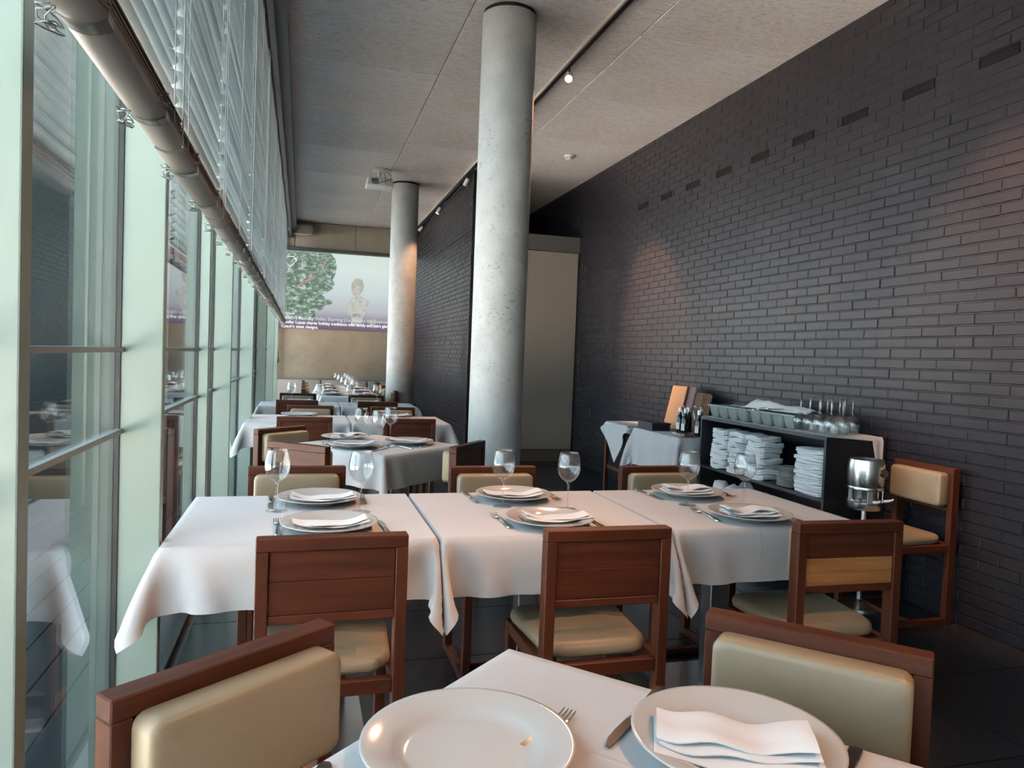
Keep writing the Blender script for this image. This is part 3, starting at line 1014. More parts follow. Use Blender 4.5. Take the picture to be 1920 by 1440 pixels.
# ------------------------------------------------------------------ tables and draped cloths
def sim_cloth(hw, hd, cw, cd, neigh=(0, 0, 0, 0), rot=0.0, seed=1, steps=150, sp=0.02):
    """drape a cloth (half sizes cw, cd) over a table top (half sizes hw, hd); neigh marks sides with a table alongside (-x,+x,-y,+y)"""
    def axis(h, c):
        n, m = int(round(2 * h / sp)), int(round((c - h) / sp))
        return np.concatenate([np.linspace(-c, -h, m, endpoint=False), np.linspace(-h, h, n, endpoint=False), np.linspace(h, c, m + 1)])
    u, v = (axis(hw, cw), axis(hd, cd)) if rot == 0 else (np.linspace(-cw, cw, 44), np.linspace(-cd, cd, 44))
    nx, ny = len(u), len(v)
    U, V = np.meshgrid(u, v, indexing='ij')
    c, s = math.cos(rot), math.sin(rot)
    P = np.stack([U * c - V * s, U * s + V * c, np.zeros_like(U)], -1)
    rest = P.copy()
    inside = (np.abs(P[..., 0]) <= hw + 1e-6) & (np.abs(P[..., 1]) <= hd + 1e-6)
    g = 0.006
    for ax, lim in ((0, hw), (1, hd)):
        for sgn, nb in ((-1, neigh[ax * 2]), (1, neigh[ax * 2 + 1])):
            if nb:
                over = np.maximum(sgn * P[..., ax] - lim, 0)
                m = over > 0
                P[..., 2][m] -= over[m]
                P[..., ax][m] = sgn * (lim + g)
    rs = np.random.RandomState(seed)
    P[~inside] += rs.normal(0, 0.0012, P[~inside].shape)
    inv = np.where(inside, 0.0, 1.0)
    cons = []
    def add(ai, bi, stiff):
        A, B = (slice(*ai[0]), slice(*ai[1])), (slice(*bi[0]), slice(*bi[1]))
        L = np.linalg.norm(rest[A] - rest[B], axis=-1)
        wa, wb = inv[A], inv[B]
        w = wa + wb
        w = np.where(w == 0, 1, w)
        cons.append((A, B, L, (wa / w)[..., None] * stiff, (wb / w)[..., None] * stiff))
    def pairs(d, stiff):
        dx, dy = d
        par = range(2)
        for q in par:
            if dx and not dy:
                na = ((nx - dx - q * dx) + 2 * dx - 1) // (2 * dx)
                for o in range(dx):
                    st = q * dx + o
                    ia = list(range(st, nx - dx, 2 * dx))
                    if ia:
                        add(((ia[0], ia[-1] + 1, 2 * dx), (0, ny, 1)), ((ia[0] + dx, ia[-1] + dx + 1, 2 * dx), (0, ny, 1)), stiff)
            elif dy and not dx:
                for o in range(dy):
                    st = q * dy + o
                    ia = list(range(st, ny - dy, 2 * dy))
                    if ia:
                        add(((0, nx, 1), (ia[0], ia[-1] + 1, 2 * dy)), ((0, nx, 1), (ia[0] + dy, ia[-1] + dy + 1, 2 * dy)), stiff)
            else:
                ia = list(range(q, nx - 1, 2))
                if dy > 0:
                    add(((ia[0], ia[-1] + 1, 2), (0, ny - 1, 1)), ((ia[0] + 1, ia[-1] + 2, 2), (1, ny, 1)), stiff)
                else:
                    add(((ia[0], ia[-1] + 1, 2), (1, ny, 1)), ((ia[0] + 1, ia[-1] + 2, 2), (0, ny - 1, 1)), stiff)
    pairs((1, 0), 1.0); pairs((0, 1), 1.0); pairs((1, 1), 0.35); pairs((1, -1), 0.35); pairs((2, 0), 0.12); pairs((0, 2), 0.12); pairs((4, 0), 0.05); pairs((0, 4), 0.05)
    Q = P.copy()
    m3 = inv[..., None]
    for it in range(steps):
        vel = (P - Q) * 0.965
        Q = P.copy()
        P = P + (vel + np.array([0, 0, -0.0011])) * m3
        for sub in range(7):
            for A, B, L, wa, wb in cons:
                d = P[B] - P[A]
                l = np.linalg.norm(d, axis=-1)
                e = ((l - L) / np.maximum(l, 1e-6))[..., None] * d
                P[A] = P[A] + wa * e
                P[B] = P[B] - wb * e
        # keep out of the table
        x, y, z = P[..., 0], P[..., 1], P[..., 2]
        px, py = hw + g - np.abs(x), hd + g - np.abs(y)
        m = (z < -0.002) & (px > 0) & (py > 0) & (~inside)
        mx = m & (px < py)
        my = m & ~(px < py)
        x[mx] = np.sign(x[mx]) * (hw + g)
        y[my] = np.sign(y[my]) * (hd + g)
        top = (~inside) & (px > 0.002) & (py > 0.002) & (z > -0.002)
        z[top] = np.maximum(z[top], 0.0)
        for ax, lim in ((0, hw), (1, hd)):
            for sgn, nb in ((-1, neigh[ax * 2]), (1, neigh[ax * 2 + 1])):
                if nb:
                    cc = P[..., ax]
                    mm = sgn * cc > lim + 0.009
                    cc[mm] = sgn * (lim + 0.009)
        if it > steps - 30:
            Q = P - (P - Q) * 0.5
    return P

def cloth_mesh(P, name, mat, smooth_it=2):
    nx, ny = P.shape[:2]
    for _ in range(smooth_it):
        S = P.copy()
        S[1:-1, 1:-1] = (P[2:, 1:-1] + P[:-2, 1:-1] + P[1:-1, 2:] + P[1:-1, :-2]) / 4
        mv = (P[..., 2] < -0.03)[..., None]
        P = np.where(mv, P * 0.5 + S * 0.5, P)
    vs = P.reshape(-1, 3).tolist()
    fs = [(i * ny + j, (i + 1) * ny + j, (i + 1) * ny + j + 1, i * ny + j + 1) for i in range(nx - 1) for j in range(ny - 1)]
    me = MB().add(vs, fs).mesh(name, mat, smooth='all', fix=False)
    me.set_sharp_from_angle(angle=R(62))
    return me

HW, HD = 0.400, 0.372
CW, CD = 0.576, 0.560
CL = {}
CL['free'] = cloth_mesh(sim_cloth(HD, HD, 0.565, 0.565, seed=3), 'tablecloth', MAT['cloth'])
CL['window'] = cloth_mesh(sim_cloth(HW, HD, CW, CD, (0, 1, 0, 0), seed=4), 'tablecloth', MAT['cloth'])
CL['mid'] = cloth_mesh(sim_cloth(HW, HD, CW, CD, (1, 1, 0, 0), seed=5), 'tablecloth', MAT['cloth'])
CL['wall'] = cloth_mesh(sim_cloth(HW, HD, CW, CD, (1, 0, 0, 0), seed=6), 'tablecloth', MAT['cloth'])

def make_table(hw, hd):
    t = thing('dining_table', '', 'table')
    MB().box(-hw + 0.024, hw - 0.024, -hd + 0.024, hd - 0.024, 0.715, 0.7475).build('table_top', MAT['wood_x'], t, bevel=0.003)
    MB().box(-0.038, 0.038, -0.038, 0.038, 0.012, 0.705).build('pedestal', MAT['steel'], t, bevel=0.004)
    MB().box(-0.22, 0.22, -0.22, 0.22, 0.0, 0.012).build('base_plate', MAT['steel'], t, bevel=0.003)
    MB().box(-0.15, 0.15, -0.15, 0.15, 0.705, 0.715).build('mounting_plate', MAT['frame_dark'], t)
    return t
tb_row, tb_sq = make_table(HW, HD), make_table(HD, HD)
tused = []
def table(cx, cy, rz, kind, where, hem=True):
    p = tb_sq if kind == 'free' else tb_row
    lb = 'pedestal dining table under the white cloth, ' + where
    if p.name not in tused:
        tused.append(p.name)
        p.location = (cx, cy, 0)
        p.rotation_euler = (0, 0, rz)
        p['label'] = lb
        p['group'] = 'dining tables'
    else:
        dup(p, (cx, cy, 0), rz, lb, 'dining tables')
    o = link('tablecloth', CL[kind], None, (cx, cy, 0.7505), rz)
    tag(o, 'white linen tablecloth draped to hanging corners, ' + where, 'tablecloth', 'white tablecloths')
    return o

A0 = math.atan2(-0.740, 0.672)
table(0.382, 0.842, A0, 'free', 'on the turned table closest to us')
table(0.018, 2.615, 0, 'window', 'window end of the three-table row')
table(0.836, 2.615, 0, 'mid', 'middle of the three-table row')
table(1.654, 2.615, 0, 'wall', 'wall end of the three-table row')
table(0.470, 4.620, A0, 'free', 'turned square table behind the row')
table(-0.030, 6.30, 0, 'window', 'window half of the third row')
table(0.788, 6.30, 0, 'wall', 'column half of the third row')
table(-0.030, 8.02, 0, 'window', 'window half of the fourth row')
table(0.788, 8.02, 0, 'wall', 'column half of the fourth row')
for k, kd in enumerate(('window', 'mid', 'mid', 'wall')):
    table(0.59, 9.72 + 0.818 * k, PI / 2, kd, '%s length of the far banquet table' % ORD[k])

# ------------------------------------------------------------------ tableware
PL = MB().lathe([(0.0, 0.004), (0.070, 0.004), (0.076, 0.0), (0.084, 0.0), (0.088, 0.004), (0.118, 0.0165), (0.152, 0.0245), (0.1555, 0.0262), (0.1550, 0.0285), (0.150, 0.0275), (0.115, 0.0200), (0.106, 0.0155), (0.098, 0.0095), (0.085, 0.0080), (0.0, 0.0078)], 64, cap0=False, cap1=False).mesh('dinner_plate', MAT['china'], smooth='all')
ZT = 0.7515
def plate(x, y, label):
    return tag(link('dinner_plate', PL, None, (x, y, ZT)), label, 'plate', 'white dinner plates')

def napkin_mesh(L, Wd, layers, seed, sag=0.016, thick=0.005):
    rg = random.Random(seed)
    mb = MB()
    nx, ny = 18, 8
    for k in range(layers):
        l, w = L * (1 - 0.03 * k) + rg.uniform(-.006, .006), Wd * (1 - 0.10 * k)
        ox, oy = rg.uniform(-.005, .005), (layers - 1 - k) * -0.006 + rg.uniform(-.003, .003)
        ph = [rg.uniform(0, 6) for _ in range(4)]
        top, bot = [], []
        for i in range(nx + 1):
            for j in range(ny + 1):
                a, b = 2 * i / nx - 1, 2 * j / ny - 1
                x, y = a * l / 2, b * w / 2
                bow = 0.004 * math.sin(a * 2.2 + ph[0])
                zb = sag * (abs(a) ** 2.2) + k * thick * 1.02 + 0.0018 * math.sin(a * 5 + ph[1]) * (0.4 + k) + 0.0012 * math.sin(b * 4 + ph[2] + a * 3)
                edge = min(1.0, (1 - abs(b)) * ny / 2 * 0.9 + 0.25) * min(1.0, (1 - abs(a)) * nx / 2 + 0.55)
                yo = oy + bow + 0.003 * math.sin(a * 7 + ph[3])
                top.append((x + ox, y + yo, zb + thick * (0.5 + 0.5 * edge)))
                bot.append((x + ox, y + yo, zb + thick * (0.5 - 0.5 * edge)))
        m = ny + 1
        fs = []
        N = len(top)
        for i in range(nx):
            for j in range(ny):
                q = i * m + j
                fs.append((q, q + m, q + m + 1, q + 1))
                fs.append((N + q, N + q + 1, N + q + m + 1, N + q + m))
        ring = [i * m for i in range(nx + 1)] + [nx * m + j for j in range(1, ny + 1)] + [i * m + ny for i in range(nx - 1, -1, -1)] + [j for j in range(ny - 1, 0, -1)]
        for q in range(len(ring)):
            a, b = ring[q], ring[(q + 1) % len(ring)]
            fs.append((a, b, N + b, N + a))
        mb.add(top + bot, fs)
    return mb.mesh('folded_napkin', MAT['napkin'], smooth=True)

NAP = [napkin_mesh(0.235, 0.082, 2, s) for s in (1, 2, 3)] + [napkin_mesh(0.235, 0.112, 3, 9, 0.010, 0.008)]
CRUMP = [napkin_mesh(0.21, 0.10, 3, s, 0.008, 0.008) for s in (21, 22)]
def napkin(x, y, z, rz, label, me):
    return tag(link('folded_napkin', me, None, (x, y, z), rz), label, 'napkin', 'folded white napkins')

GB = MB().lathe([(0.0, 0.105), (0.012, 0.107), (0.028, 0.118), (0.040, 0.136), (0.0445, 0.155), (0.0435, 0.175), (0.038, 0.205), (0.0345, 0.220), (0.0335, 0.2205), (0.0328, 0.219), (0.0365, 0.204), (0.042, 0.175), (0.043, 0.155), (0.0385, 0.137), (0.027, 0.1205), (0.011, 0.110), (0.0, 0.109)], 28, cap0=False, cap1=False).mesh('bowl', MAT['glass'], smooth='all')
GS = MB().lathe([(0.0042, 0.006), (0.0036, 0.03), (0.0035, 0.07), (0.0046, 0.095), (0.008, 0.1055)], 12).mesh('stem', MAT['glass'], smooth='all')
GF = MB().lathe([(0.0, 0.0), (0.036, 0.0), (0.0365, 0.0015), (0.030, 0.0028), (0.012, 0.0055), (0.004, 0.008), (0.0, 0.008)], 28, cap0=False, cap1=False).mesh('foot', MAT['glass'], smooth='all')
def wine_glass(x, y, z, label, group='wine glasses', flip=False, sc=1.0):
    t = thing('wine_glass', label, 'wine glass', (x, y, z), rnd.uniform(0, 6), group)
    link('bowl', GB, t)
    link('stem', GS, t)
    link('foot', GF, t)
    if flip:
        t.location = (x, y, z + 0.2205 * sc)
        t.rotation_euler = (PI, 0, rnd.uniform(0, 6))
    t.scale = (sc, sc, sc)
    return t

def strip(pts, widths, th, zs):
    """flat bar following x=0 along y with given half widths and heights"""
    rings = []
    for y, w, z in zip(pts, widths, zs):
        rings.append([(-w, y, z), (w, y, z), (w * 0.9, y, z + th), (-w * 0.9, y, z + th)])
    return rings

def make_fork(mat):
    t = thing('fork', '', 'fork')
    ys = [-0.10, -0.095, -0.07, -0.03, 0.0, 0.02, 0.035]
    MB().loops(strip(ys, [0.006, 0.0095, 0.009, 0.0055, 0.0034, 0.003, 0.0036], 0.0022, [0.001, 0.001, 0.002, 0.006, 0.009, 0.009, 0.008])).build('handle', mat, t, smooth=True)
    MB().loops(strip([0.035, 0.043, 0.052, 0.062], [0.0036, 0.009, 0.0118, 0.0122], 0.002, [0.008, 0.006, 0.0035, 0.002])).build('head', mat, t, smooth=True)
    for k in range(4):
        x = -0.0105 + 0.007 * k
        r = [[(x - w, y, z), (x + w, y, z), (x + w, y, z + 0.0018), (x - w, y, z + 0.0018)] for y, w, z in ((0.060, 0.0018, 0.002), (0.08, 0.0016, 0.0025), (0.098, 0.0014, 0.006), (0.106, 0.0006, 0.009))]
        MB().loops(r).build('tine', mat, t)
    return t

def make_knife(mat):
    t = thing('table_knife', '', 'knife')
    MB().loops(strip([-0.115, -0.108, -0.08, -0.03, 0.0, 0.008], [0.005, 0.0105, 0.0105, 0.008, 0.0065, 0.004], 0.005, [0.001] * 6)).build('handle', mat, t, bevel=0.001, smooth=True)
    bl = [(-0.004, 0.006), (0.005, 0.006), (0.009, 0.03), (0.0105, 0.07), (0.009, 0.10), (0.003, 0.122), (-0.004, 0.126), (-0.006, 0.11), (-0.006, 0.03)]
    MB().prism(bl, 0.002, 0.0036).build('blade', mat, t)
    return t

forkp, knifep = make_fork(MAT['cutlery']), make_knife(MAT['cutlery'])
knifed = make_knife(MAT['dark_steel'])
cu = []
def cutlery(proto, hx, hy, tx, ty, label, z=ZT, tip=0.106, grp=None):
    """(hx,hy): tip of the head; (tx,ty): direction toward the handle"""
    d = Vector((hx - tx, hy - ty)).normalized()
    loc = (hx - d.x * tip, hy - d.y * tip, z)
    rz = math.atan2(d.y, d.x) - PI / 2
    g = grp or ('forks laid on the tables' if proto is forkp else 'knives laid on the tables')
    if proto.name not in cu:
        cu.append(proto.name)
        proto.location = loc
        proto.rotation_euler = (0, 0, rz)
        proto['label'] = label
        proto['group'] = g
        return proto
    return dup(proto, loc, rz, label, g)

WH = ['window end', 'middle', 'wall end']
# three-table row
for k, (x, y) in enumerate(((0.094, 2.412), (0.842, 2.392), (1.645, 2.385))):
    plate(x, y, 'white dinner plate on the near edge of the row, %s' % WH[k])
for k, (x, y) in enumerate(((0.070, 2.835), (0.839, 2.835), (1.632, 2.835))):
    plate(x, y, 'white dinner plate on the far edge of the row, %s' % WH[k])
for k, (x, y, rz, me) in enumerate(((0.098, 2.400, 0.06, NAP[0]), (0.865, 2.395, -0.02, NAP[1]), (1.640, 2.390, -0.10, CRUMP[0]))):
    napkin(x, y, ZT + 0.0135, rz, 'folded napkin on the near-edge plate of the row, %s' % WH[k], me)
for k, (x, y, rz, me) in enumerate(((0.080, 2.825, 0.03, NAP[1]), (0.835, 2.835, -0.06, NAP[2]), (1.625, 2.840, -0.08, CRUMP[1]))):
    napkin(x, y, ZT + 0.0135, rz, 'folded napkin on the far-edge plate of the row, %s' % WH[k], me)
for k, (x, y) in enumerate(((-0.08, 2.70), (0.21, 2.655), (0.753, 2.695), (0.994, 2.62), (1.529, 2.65), (1.757, 2.595))):
    wine_glass(x, y, ZT, 'empty wine glass on the three-table row, %s counted from the window' % ORD[k])
cutlery(forkp, -0.072, 2.545, -0.060, 2.30, 'steel fork at the near-edge plate, window end of the row')
cutlery(forkp, 0.680, 2.552, 0.690, 2.30, 'steel fork at the near-edge plate, middle of the row')
cutlery(forkp, 1.500, 2.560, 1.492, 2.28, 'steel fork at the near-edge plate, wall end of the row')
cutlery(knifep, 0.262, 2.505, 0.275, 2.30, 'steel knife at the near-edge plate, window end of the row', tip=0.126)
cutlery(knifep, 1.010, 2.485, 1.012, 2.28, 'steel knife at the near-edge plate, middle of the row', tip=0.126)
cutlery(knifep, 1.820, 2.480, 1.815, 2.27, 'steel knife at the near-edge plate, wall end of the row', tip=0.126)
cutlery(knifep, -0.100, 2.72, -0.108, 2.96, 'steel knife at the far-edge plate, window end of the row', tip=0.126)
cutlery(knifep, 0.672, 2.755, 0.664, 2.99, 'steel knife at the far-edge plate, middle of the row', tip=0.126)
cutlery(knifep, 1.472, 2.745, 1.458, 2.99, 'steel knife at the far-edge plate, wall end of the row', tip=0.126)
cutlery(forkp, 0.235, 2.775, 0.238, 2.98, 'steel fork at the far-edge plate, window end of the row')
cutlery(forkp, 1.020, 2.775, 1.012, 2.98, 'steel fork at the far-edge plate, middle of the row')
cutlery(forkp, 1.830, 2.770, 1.815, 2.98, 'steel fork at the far-edge plate, wall end of the row')

# closest table
plate(0.243, 1.005, 'large bare white plate on the closest table')
plate(0.638, 0.934, 'large white plate holding a folded napkin on the closest table')
napkin(0.630, 0.922, ZT + 0.012, A0 + 0.36, 'thick folded napkin on the plate of the closest table', NAP[3])
cutlery(knifed, 0.449, 0.979, 0.620, 1.137, 'dark knife between the two plates of the closest table', tip=0.126)
cutlery(knifed, 0.640, 0.745, 0.822, 0.893, 'dark knife whose handle shows past the napkin plate', tip=0.126)
cutlery(forkp, 0.432, 1.087, 0.27, 0.958, 'fork with tines showing from under the bare white plate', tip=0.106)
cutlery(knifed, -0.0404, 0.797, 0.0256, 0.969, 'dark knife handle at the window edge of the closest table', tip=0.126)

# turned square table behind the row
plate(0.275, 4.845, 'white plate with a ruffled napkin at the window side of the turned table')
plate(0.305, 4.455, 'white plate at the near corner of the turned table')
plate(0.660, 4.625, 'white plate at the column side of the turned table')
napkin(0.30, 4.85, ZT + 0.014, 0.5, 'ruffled napkin on the window-side plate of the turned table', CRUMP[0])
napkin(0.31, 4.455, ZT + 0.0135, 0.1, 'flat napkin on the near-corner plate of the turned table', NAP[0])
napkin(0.66, 4.63, ZT + 0.0135, -0.3, 'napkin on the column-side plate of the turned table', NAP[2])
for k, (x, y) in enumerate(((0.365, 4.70), (0.455, 4.52), (0.560, 4.80))):
    wine_glass(x, y, ZT, 'wine glass on the turned table, %s of its three from the window' % ORD[k])
cutlery(forkp, 0.13, 4.63, 0.18, 4.43, 'fork at the window corner of the turned table')
cutlery(knifep, 0.52, 4.47, 0.44, 4.34, 'knife at the near corner of the turned table', tip=0.126)
cutlery(forkp, 0.50, 4.53, 0.62, 4.42, 'fork beside the column-side plate of the turned table')
cutlery(knifep, 0.83, 4.66, 0.71, 4.46, 'knife at the column corner of the turned table', tip=0.126)

# third and fourth rows
for (x, y, lb) in ((-0.02, 6.52, 'plate in front of the window-end cushion, third row'), (0.80, 6.52, 'plate in front of the column-end cushion, third row'),
                   (0.02, 6.08, 'plate behind the window-end wooden back, third row'), (0.79, 6.08, 'plate behind the column-end wooden back, third row'),
                   (-0.03, 8.24, 'plate in front of the window-end cushion, fourth row'), (0.70, 8.24, 'plate in front of the column-end cushion, fourth row')):
    plate(x, y, 'white dinner ' + lb)
    if 'third' not in lb or y < 6.3 or x > 0.5:
        napkin(x, y, ZT + 0.0135, rnd.uniform(-.1, .1), 'white napkin on the ' + lb.replace('plate ', 'plate '), rnd.choice(NAP[:3]))
for k, (x, y) in enumerate(((-0.115, 8.10), (0.168, 7.92), (0.49, 7.95), (0.785, 8.10))):
    wine_glass(x, y, ZT, 'wine glass on the fourth row, %s counted from the window' % ORD[k])
# banquet table
n = 0
for k in range(4):
    y = 9.72 + 0.818 * k
    for s, nm in ((-1, 'window'), (1, 'brick-wall')):
        plate(0.59 + s * 0.215, y, 'plate on the %s side of the far banquet table, %s along' % (nm, ORD[k]))
        napkin(0.59 + s * 0.215, y, ZT + 0.0135, PI / 2 + rnd.uniform(-.1, .1), 'napkin on the %s side of the far banquet table, %s along' % (nm, ORD[k]), NAP[k % 3])
        wine_glass(0.59 + s * (0.045 + 0.01 * k), y - 0.20 + 0.05 * s, ZT, 'wine glass on the %s side of the far banquet table, %s along' % (nm, ORD[k]))

# bench along the far wall
t = thing('bench', 'grey upholstered bench along the concrete wall under the projected picture', 'bench', (0, 0, 0))
for k in range(3):
    x0 = -0.49 + 0.81 * k
    MB().box(x0, x0 + 0.795, 13.42, 13.56, 0.44, 0.79).build('back_cushion', MAT['sofa'], t, bevel=0.025, seg=3, smooth=True)
    MB().box(x0, x0 + 0.795, 12.98, 13.42, 0.30, 0.45).build('seat_cushion', MAT['sofa'], t, bevel=0.025, seg=3, smooth=True)
MB().box(-0.49, 1.93, 13.02, 13.56, 0.0, 0.30).build('base', MAT['frame_dark'], t)

# ------------------------------------------------------------------ service shelf by the brick wall
S0, S1, SX0, SX1, SZ = 3.56, 4.96, 2.945, 3.372, 0.932
t = thing('service_shelf', 'low black open service shelf against the brick wall', 'shelf', (0, 0, 0))
MB().box(SX0, SX1, S0, S1, SZ - 0.022, SZ).build('top_board', MAT['black'], t, bevel=0.002)
MB().box(SX0 + 0.004, SX1, S0 + 0.02, S1 - 0.02, 0.543, 0.563).build('shelf_board', MAT['black'], t, bevel=0.002)
MB().box(SX0 + 0.004, SX1, S0 + 0.02, S1 - 0.02, 0.16, 0.18).build('shelf_board', MAT['black'], t, bevel=0.002)
MB().box(SX0, SX1, S0, S0 + 0.02, 0.0, SZ - 0.022).build('side_panel', MAT['black'], t, bevel=0.002)
MB().box(SX0, SX1, S1 - 0.02, S1, 0.0, SZ - 0.022).build('side_panel', MAT['black'], t, bevel=0.002)
MB().box(SX1 - 0.012, SX1 - 0.002, S0 + 0.02, S1 - 0.02, 0.02, SZ - 0.022).build('back_panel', MAT['black'], t)

# cloth runner on the top board, its tail hanging over the near end
rc = MB()
rows = []
ny = 46
for i in range(ny + 1):
    y = S1 + 0.004 - (S1 - S0 + 0.008) * i / ny
    rows.append([(SX0 - 0.004 + (SX1 - SX0 - 0.03) * j / 8, y, SZ + 0.003 + 0.0012 * math.sin(i * 0.9 + j)) for j in range(9)])
for i in range(8):
    d = 0.02 + 0.028 * i
    w0 = SX0 + (SX1 - SX0 - 0.06) * min(1, 0.86 + 0.02 * i)
    rows.append([(w0 + (SX1 - 0.03 - w0) * j / 8, S0 - 0.010 - 0.004 * math.sin(j * 0.8), SZ - d) for j in range(9)])
vs = [p for r in rows for p in r]
fs = [(i * 9 + j, i * 9 + j + 1, i * 9 + j + 10, i * 9 + j + 9) for i in range(len(rows) - 1) for j in range(8)]
o = rc.add(vs, fs).build('shelf_runner', MAT['cloth'], smooth=True, fix=False)
tag(o, 'white cloth runner on the black service shelf, tail over its near end', 'cloth')

def folded(L, Wd, H, seed):
    rg = random.Random(seed)
    mb = MB()
    n = 28
    base = []
    for k in range(n):
        a = 2 * PI * k / n
        c, s = math.cos(a), math.sin(a)
        sc = 1 / max(abs(c), abs(s)) ** 0.88
        base.append((c * sc * L / 2 * 0.97, s * sc * Wd / 2 * 0.97))
    ph = [rg.uniform(0, 6) for _ in range(5)]
    rings = []
    for q, (zz, ins) in enumerate(((0.0, .94), (0.12, .99), (0.40, 1.0), (0.47, 0.965), (0.53, 0.965), (0.60, 1.0), (0.88, .99), (1.0, .94), (1.0, .5))):
        rings.append([(x * ins * (1 + 0.035 * math.sin(3 * k * 2 * PI / n + ph[q % 5])), y * ins * (1 + 0.02 * math.sin(2 * k * 2 * PI / n + ph[(q + 2) % 5])),
                       zz * H + 0.16 * H * math.sin(k * 2 * PI / n * 3 + ph[3])) for k, (x, y) in enumerate(base)])
    mb.loops(rings)
    return mb.mesh('folded_linen', MAT['napkin'], smooth=True)
FOLD = [folded(0.20, 0.19, 0.036, s) for s in range(4)]
FOLD2 = [folded(0.26, 0.30, 0.0225, s + 10) for s in range(4)]
ZS = 0.5635
for c, (yy, n, w) in enumerate(((4.745, 8, 'the far end'), (4.53, 8, 'the second pile'), (4.30, 8, 'the third pile'))):
    for k in range(n):
        o = link('folded_linen', FOLD[(k + c) % 4], None, (3.055 + rnd.uniform(-.008, .008), yy + rnd.uniform(-.016, .016), ZS + 0.0365 * k), rnd.uniform(-.16, .16) + (PI if k % 2 else 0))
        tag(o, 'folded white napkin on the middle board, %s up in %s' % (ORD[k], ('pile at the far end', 'second pile from the far end', 'third pile from the far end')[c]), 'linen', 'folded napkins in the service shelf')
for k in range(12):
    o = link('folded_linen', FOLD2[k % 4], None, (3.08 + rnd.uniform(-.006, .006), 3.735 + rnd.uniform(-.006, .006), ZS + 0.0228 * k), rnd.uniform(-.03, .03) + (PI if k % 2 else 0))
    tag(o, 'flat folded white tablecloth, %s up in the neat pile near the shelf end' % ORD[k], 'linen', 'folded cloths in the neat pile')
for k in range(4):
    o = link('folded_linen', FOLD[k % 4], None, (3.06 + rnd.uniform(-.02, .02), 4.66 - 0.27 * k, 0.181), 0.3 * k)
    o.scale = (1.35, 1.25, 7.0 - 0.7 * k)
    tag(o, 'loosely bundled white linen on the lowest shelf board, %s from the far end' % ORD[k], 'linen', 'linen bundles on the lowest board')
SP = MB().lathe([(0.0, 0.002), (0.045, 0.0), (0.05, 0.002), (0.085, 0.0125), (0.0865, 0.0145), (0.084, 0.0145), (0.05, 0.0055), (0.0, 0.005)], 32, cap0=False, cap1=False).mesh('side_plate', MAT['china'], smooth='all')
for c, (x, y, n) in enumerate(((3.10, 4.065, 10), (3.03, 3.975, 7))):
    for k in range(n):
        o = link('side_plate', SP, None, (x + rnd.uniform(-.002, .002), y + rnd.uniform(-.002, .002), ZS + 0.0112 * k))
        tag(o, 'small white plate, %s up in the %s stack on the middle shelf board' % (ORD[k], ('taller', 'shorter')[c]), 'plate', 'stacked side plates')
SPF = SP
# cutlery trays on top
def tray(yc, label):
    t = thing('cutlery_tray', label, 'tray', (3.075, yc, SZ + 0.005), 0, 'cutlery trays on the service shelf')
    r = MB()
    r.box(-0.105, 0.105, -0.255, -0.247, 0.082, 0.094).box(-0.105, 0.105, 0.247, 0.255, 0.082, 0.094)
    r.box(-0.105, -0.097, -0.247, 0.247, 0.082, 0.094).box(0.097, 0.105, -0.247, 0.247, 0.082, 0.094)
    r.build('rim', MAT['tray'], t, bevel=0.003)
    for k in range(4):
        y0 = -0.245 + 0.1225 * k + 0.0612
        rr = []
        for z, sx, sy in ((0.0, 0.075, 0.034), (0.012, 0.083, 0.046), (0.04, 0.090, 0.054), (0.075, 0.095, 0.0595), (0.088, 0.0965, 0.0608), (0.088, 0.093, 0.0575), (0.03, 0.085, 0.048), (0.006, 0.07, 0.03)):
            rr.append([(x, y0 + y, z) for x, y in rpoly(-sx, sx, -sy, sy, 0.018, 3)])
        MB().loops(rr).build('compartment', MAT['tray'], t, smooth=True)
    return t
tray(4.665, 'grey-green cutlery tray on the shelf top, at its far end')
tray(4.145, 'grey-green cutlery tray on the shelf top, by the upturned glasses')
for k, (x, y, a) in enumerate(((3.05, 4.30, 1.4), (3.07, 4.24, 1.7), (3.03, 4.20, 1.55), (3.09, 4.33, 1.2), (3.06, 4.12, 1.8))):
    cutlery(forkp if k % 2 else knifep, x + 0.1 * math.sin(a), y + 0.1 * math.cos(a), x, y, 'loose steel %s lying across the cutlery trays, %s of five' % ('fork' if k % 2 else 'knife', ORD[k]), z=SZ + 0.101 + 0.004 * k, grp='cutlery on the trays')
# crumpled cloth over the trays
cr = MB()
nx, ny = 30, 12
vs = []
for i in range(nx + 1):
    for j in range(ny + 1):
        a, b = i / nx, 2 * j / ny - 1
        y = 4.64 - 0.70 * a
        hgt = (0.075 * (1 - b * b) * (0.95 - 0.62 * a) * min(1, a * 9) + 0.012 * mnoise.noise(Vector((a * 7, b * 2.2, 0.3))) * (1 - b * b))
        vs.append((3.155 + 0.085 * b * (1.0 - 0.25 * a) + 0.012 * math.sin(a * 9), y, SZ + 0.101 + max(0, hgt)))
fs = [(i * (ny + 1) + j, i * (ny + 1) + j + 1, (i + 1) * (ny + 1) + j + 1, (i + 1) * (ny + 1) + j) for i in range(nx) for j in range(ny)]
o = cr.add(vs, fs).build('crumpled_cloth', MAT['napkin'], smooth='all')
tag(o, 'crumpled white cloth heaped along the cutlery trays on the shelf', 'cloth')
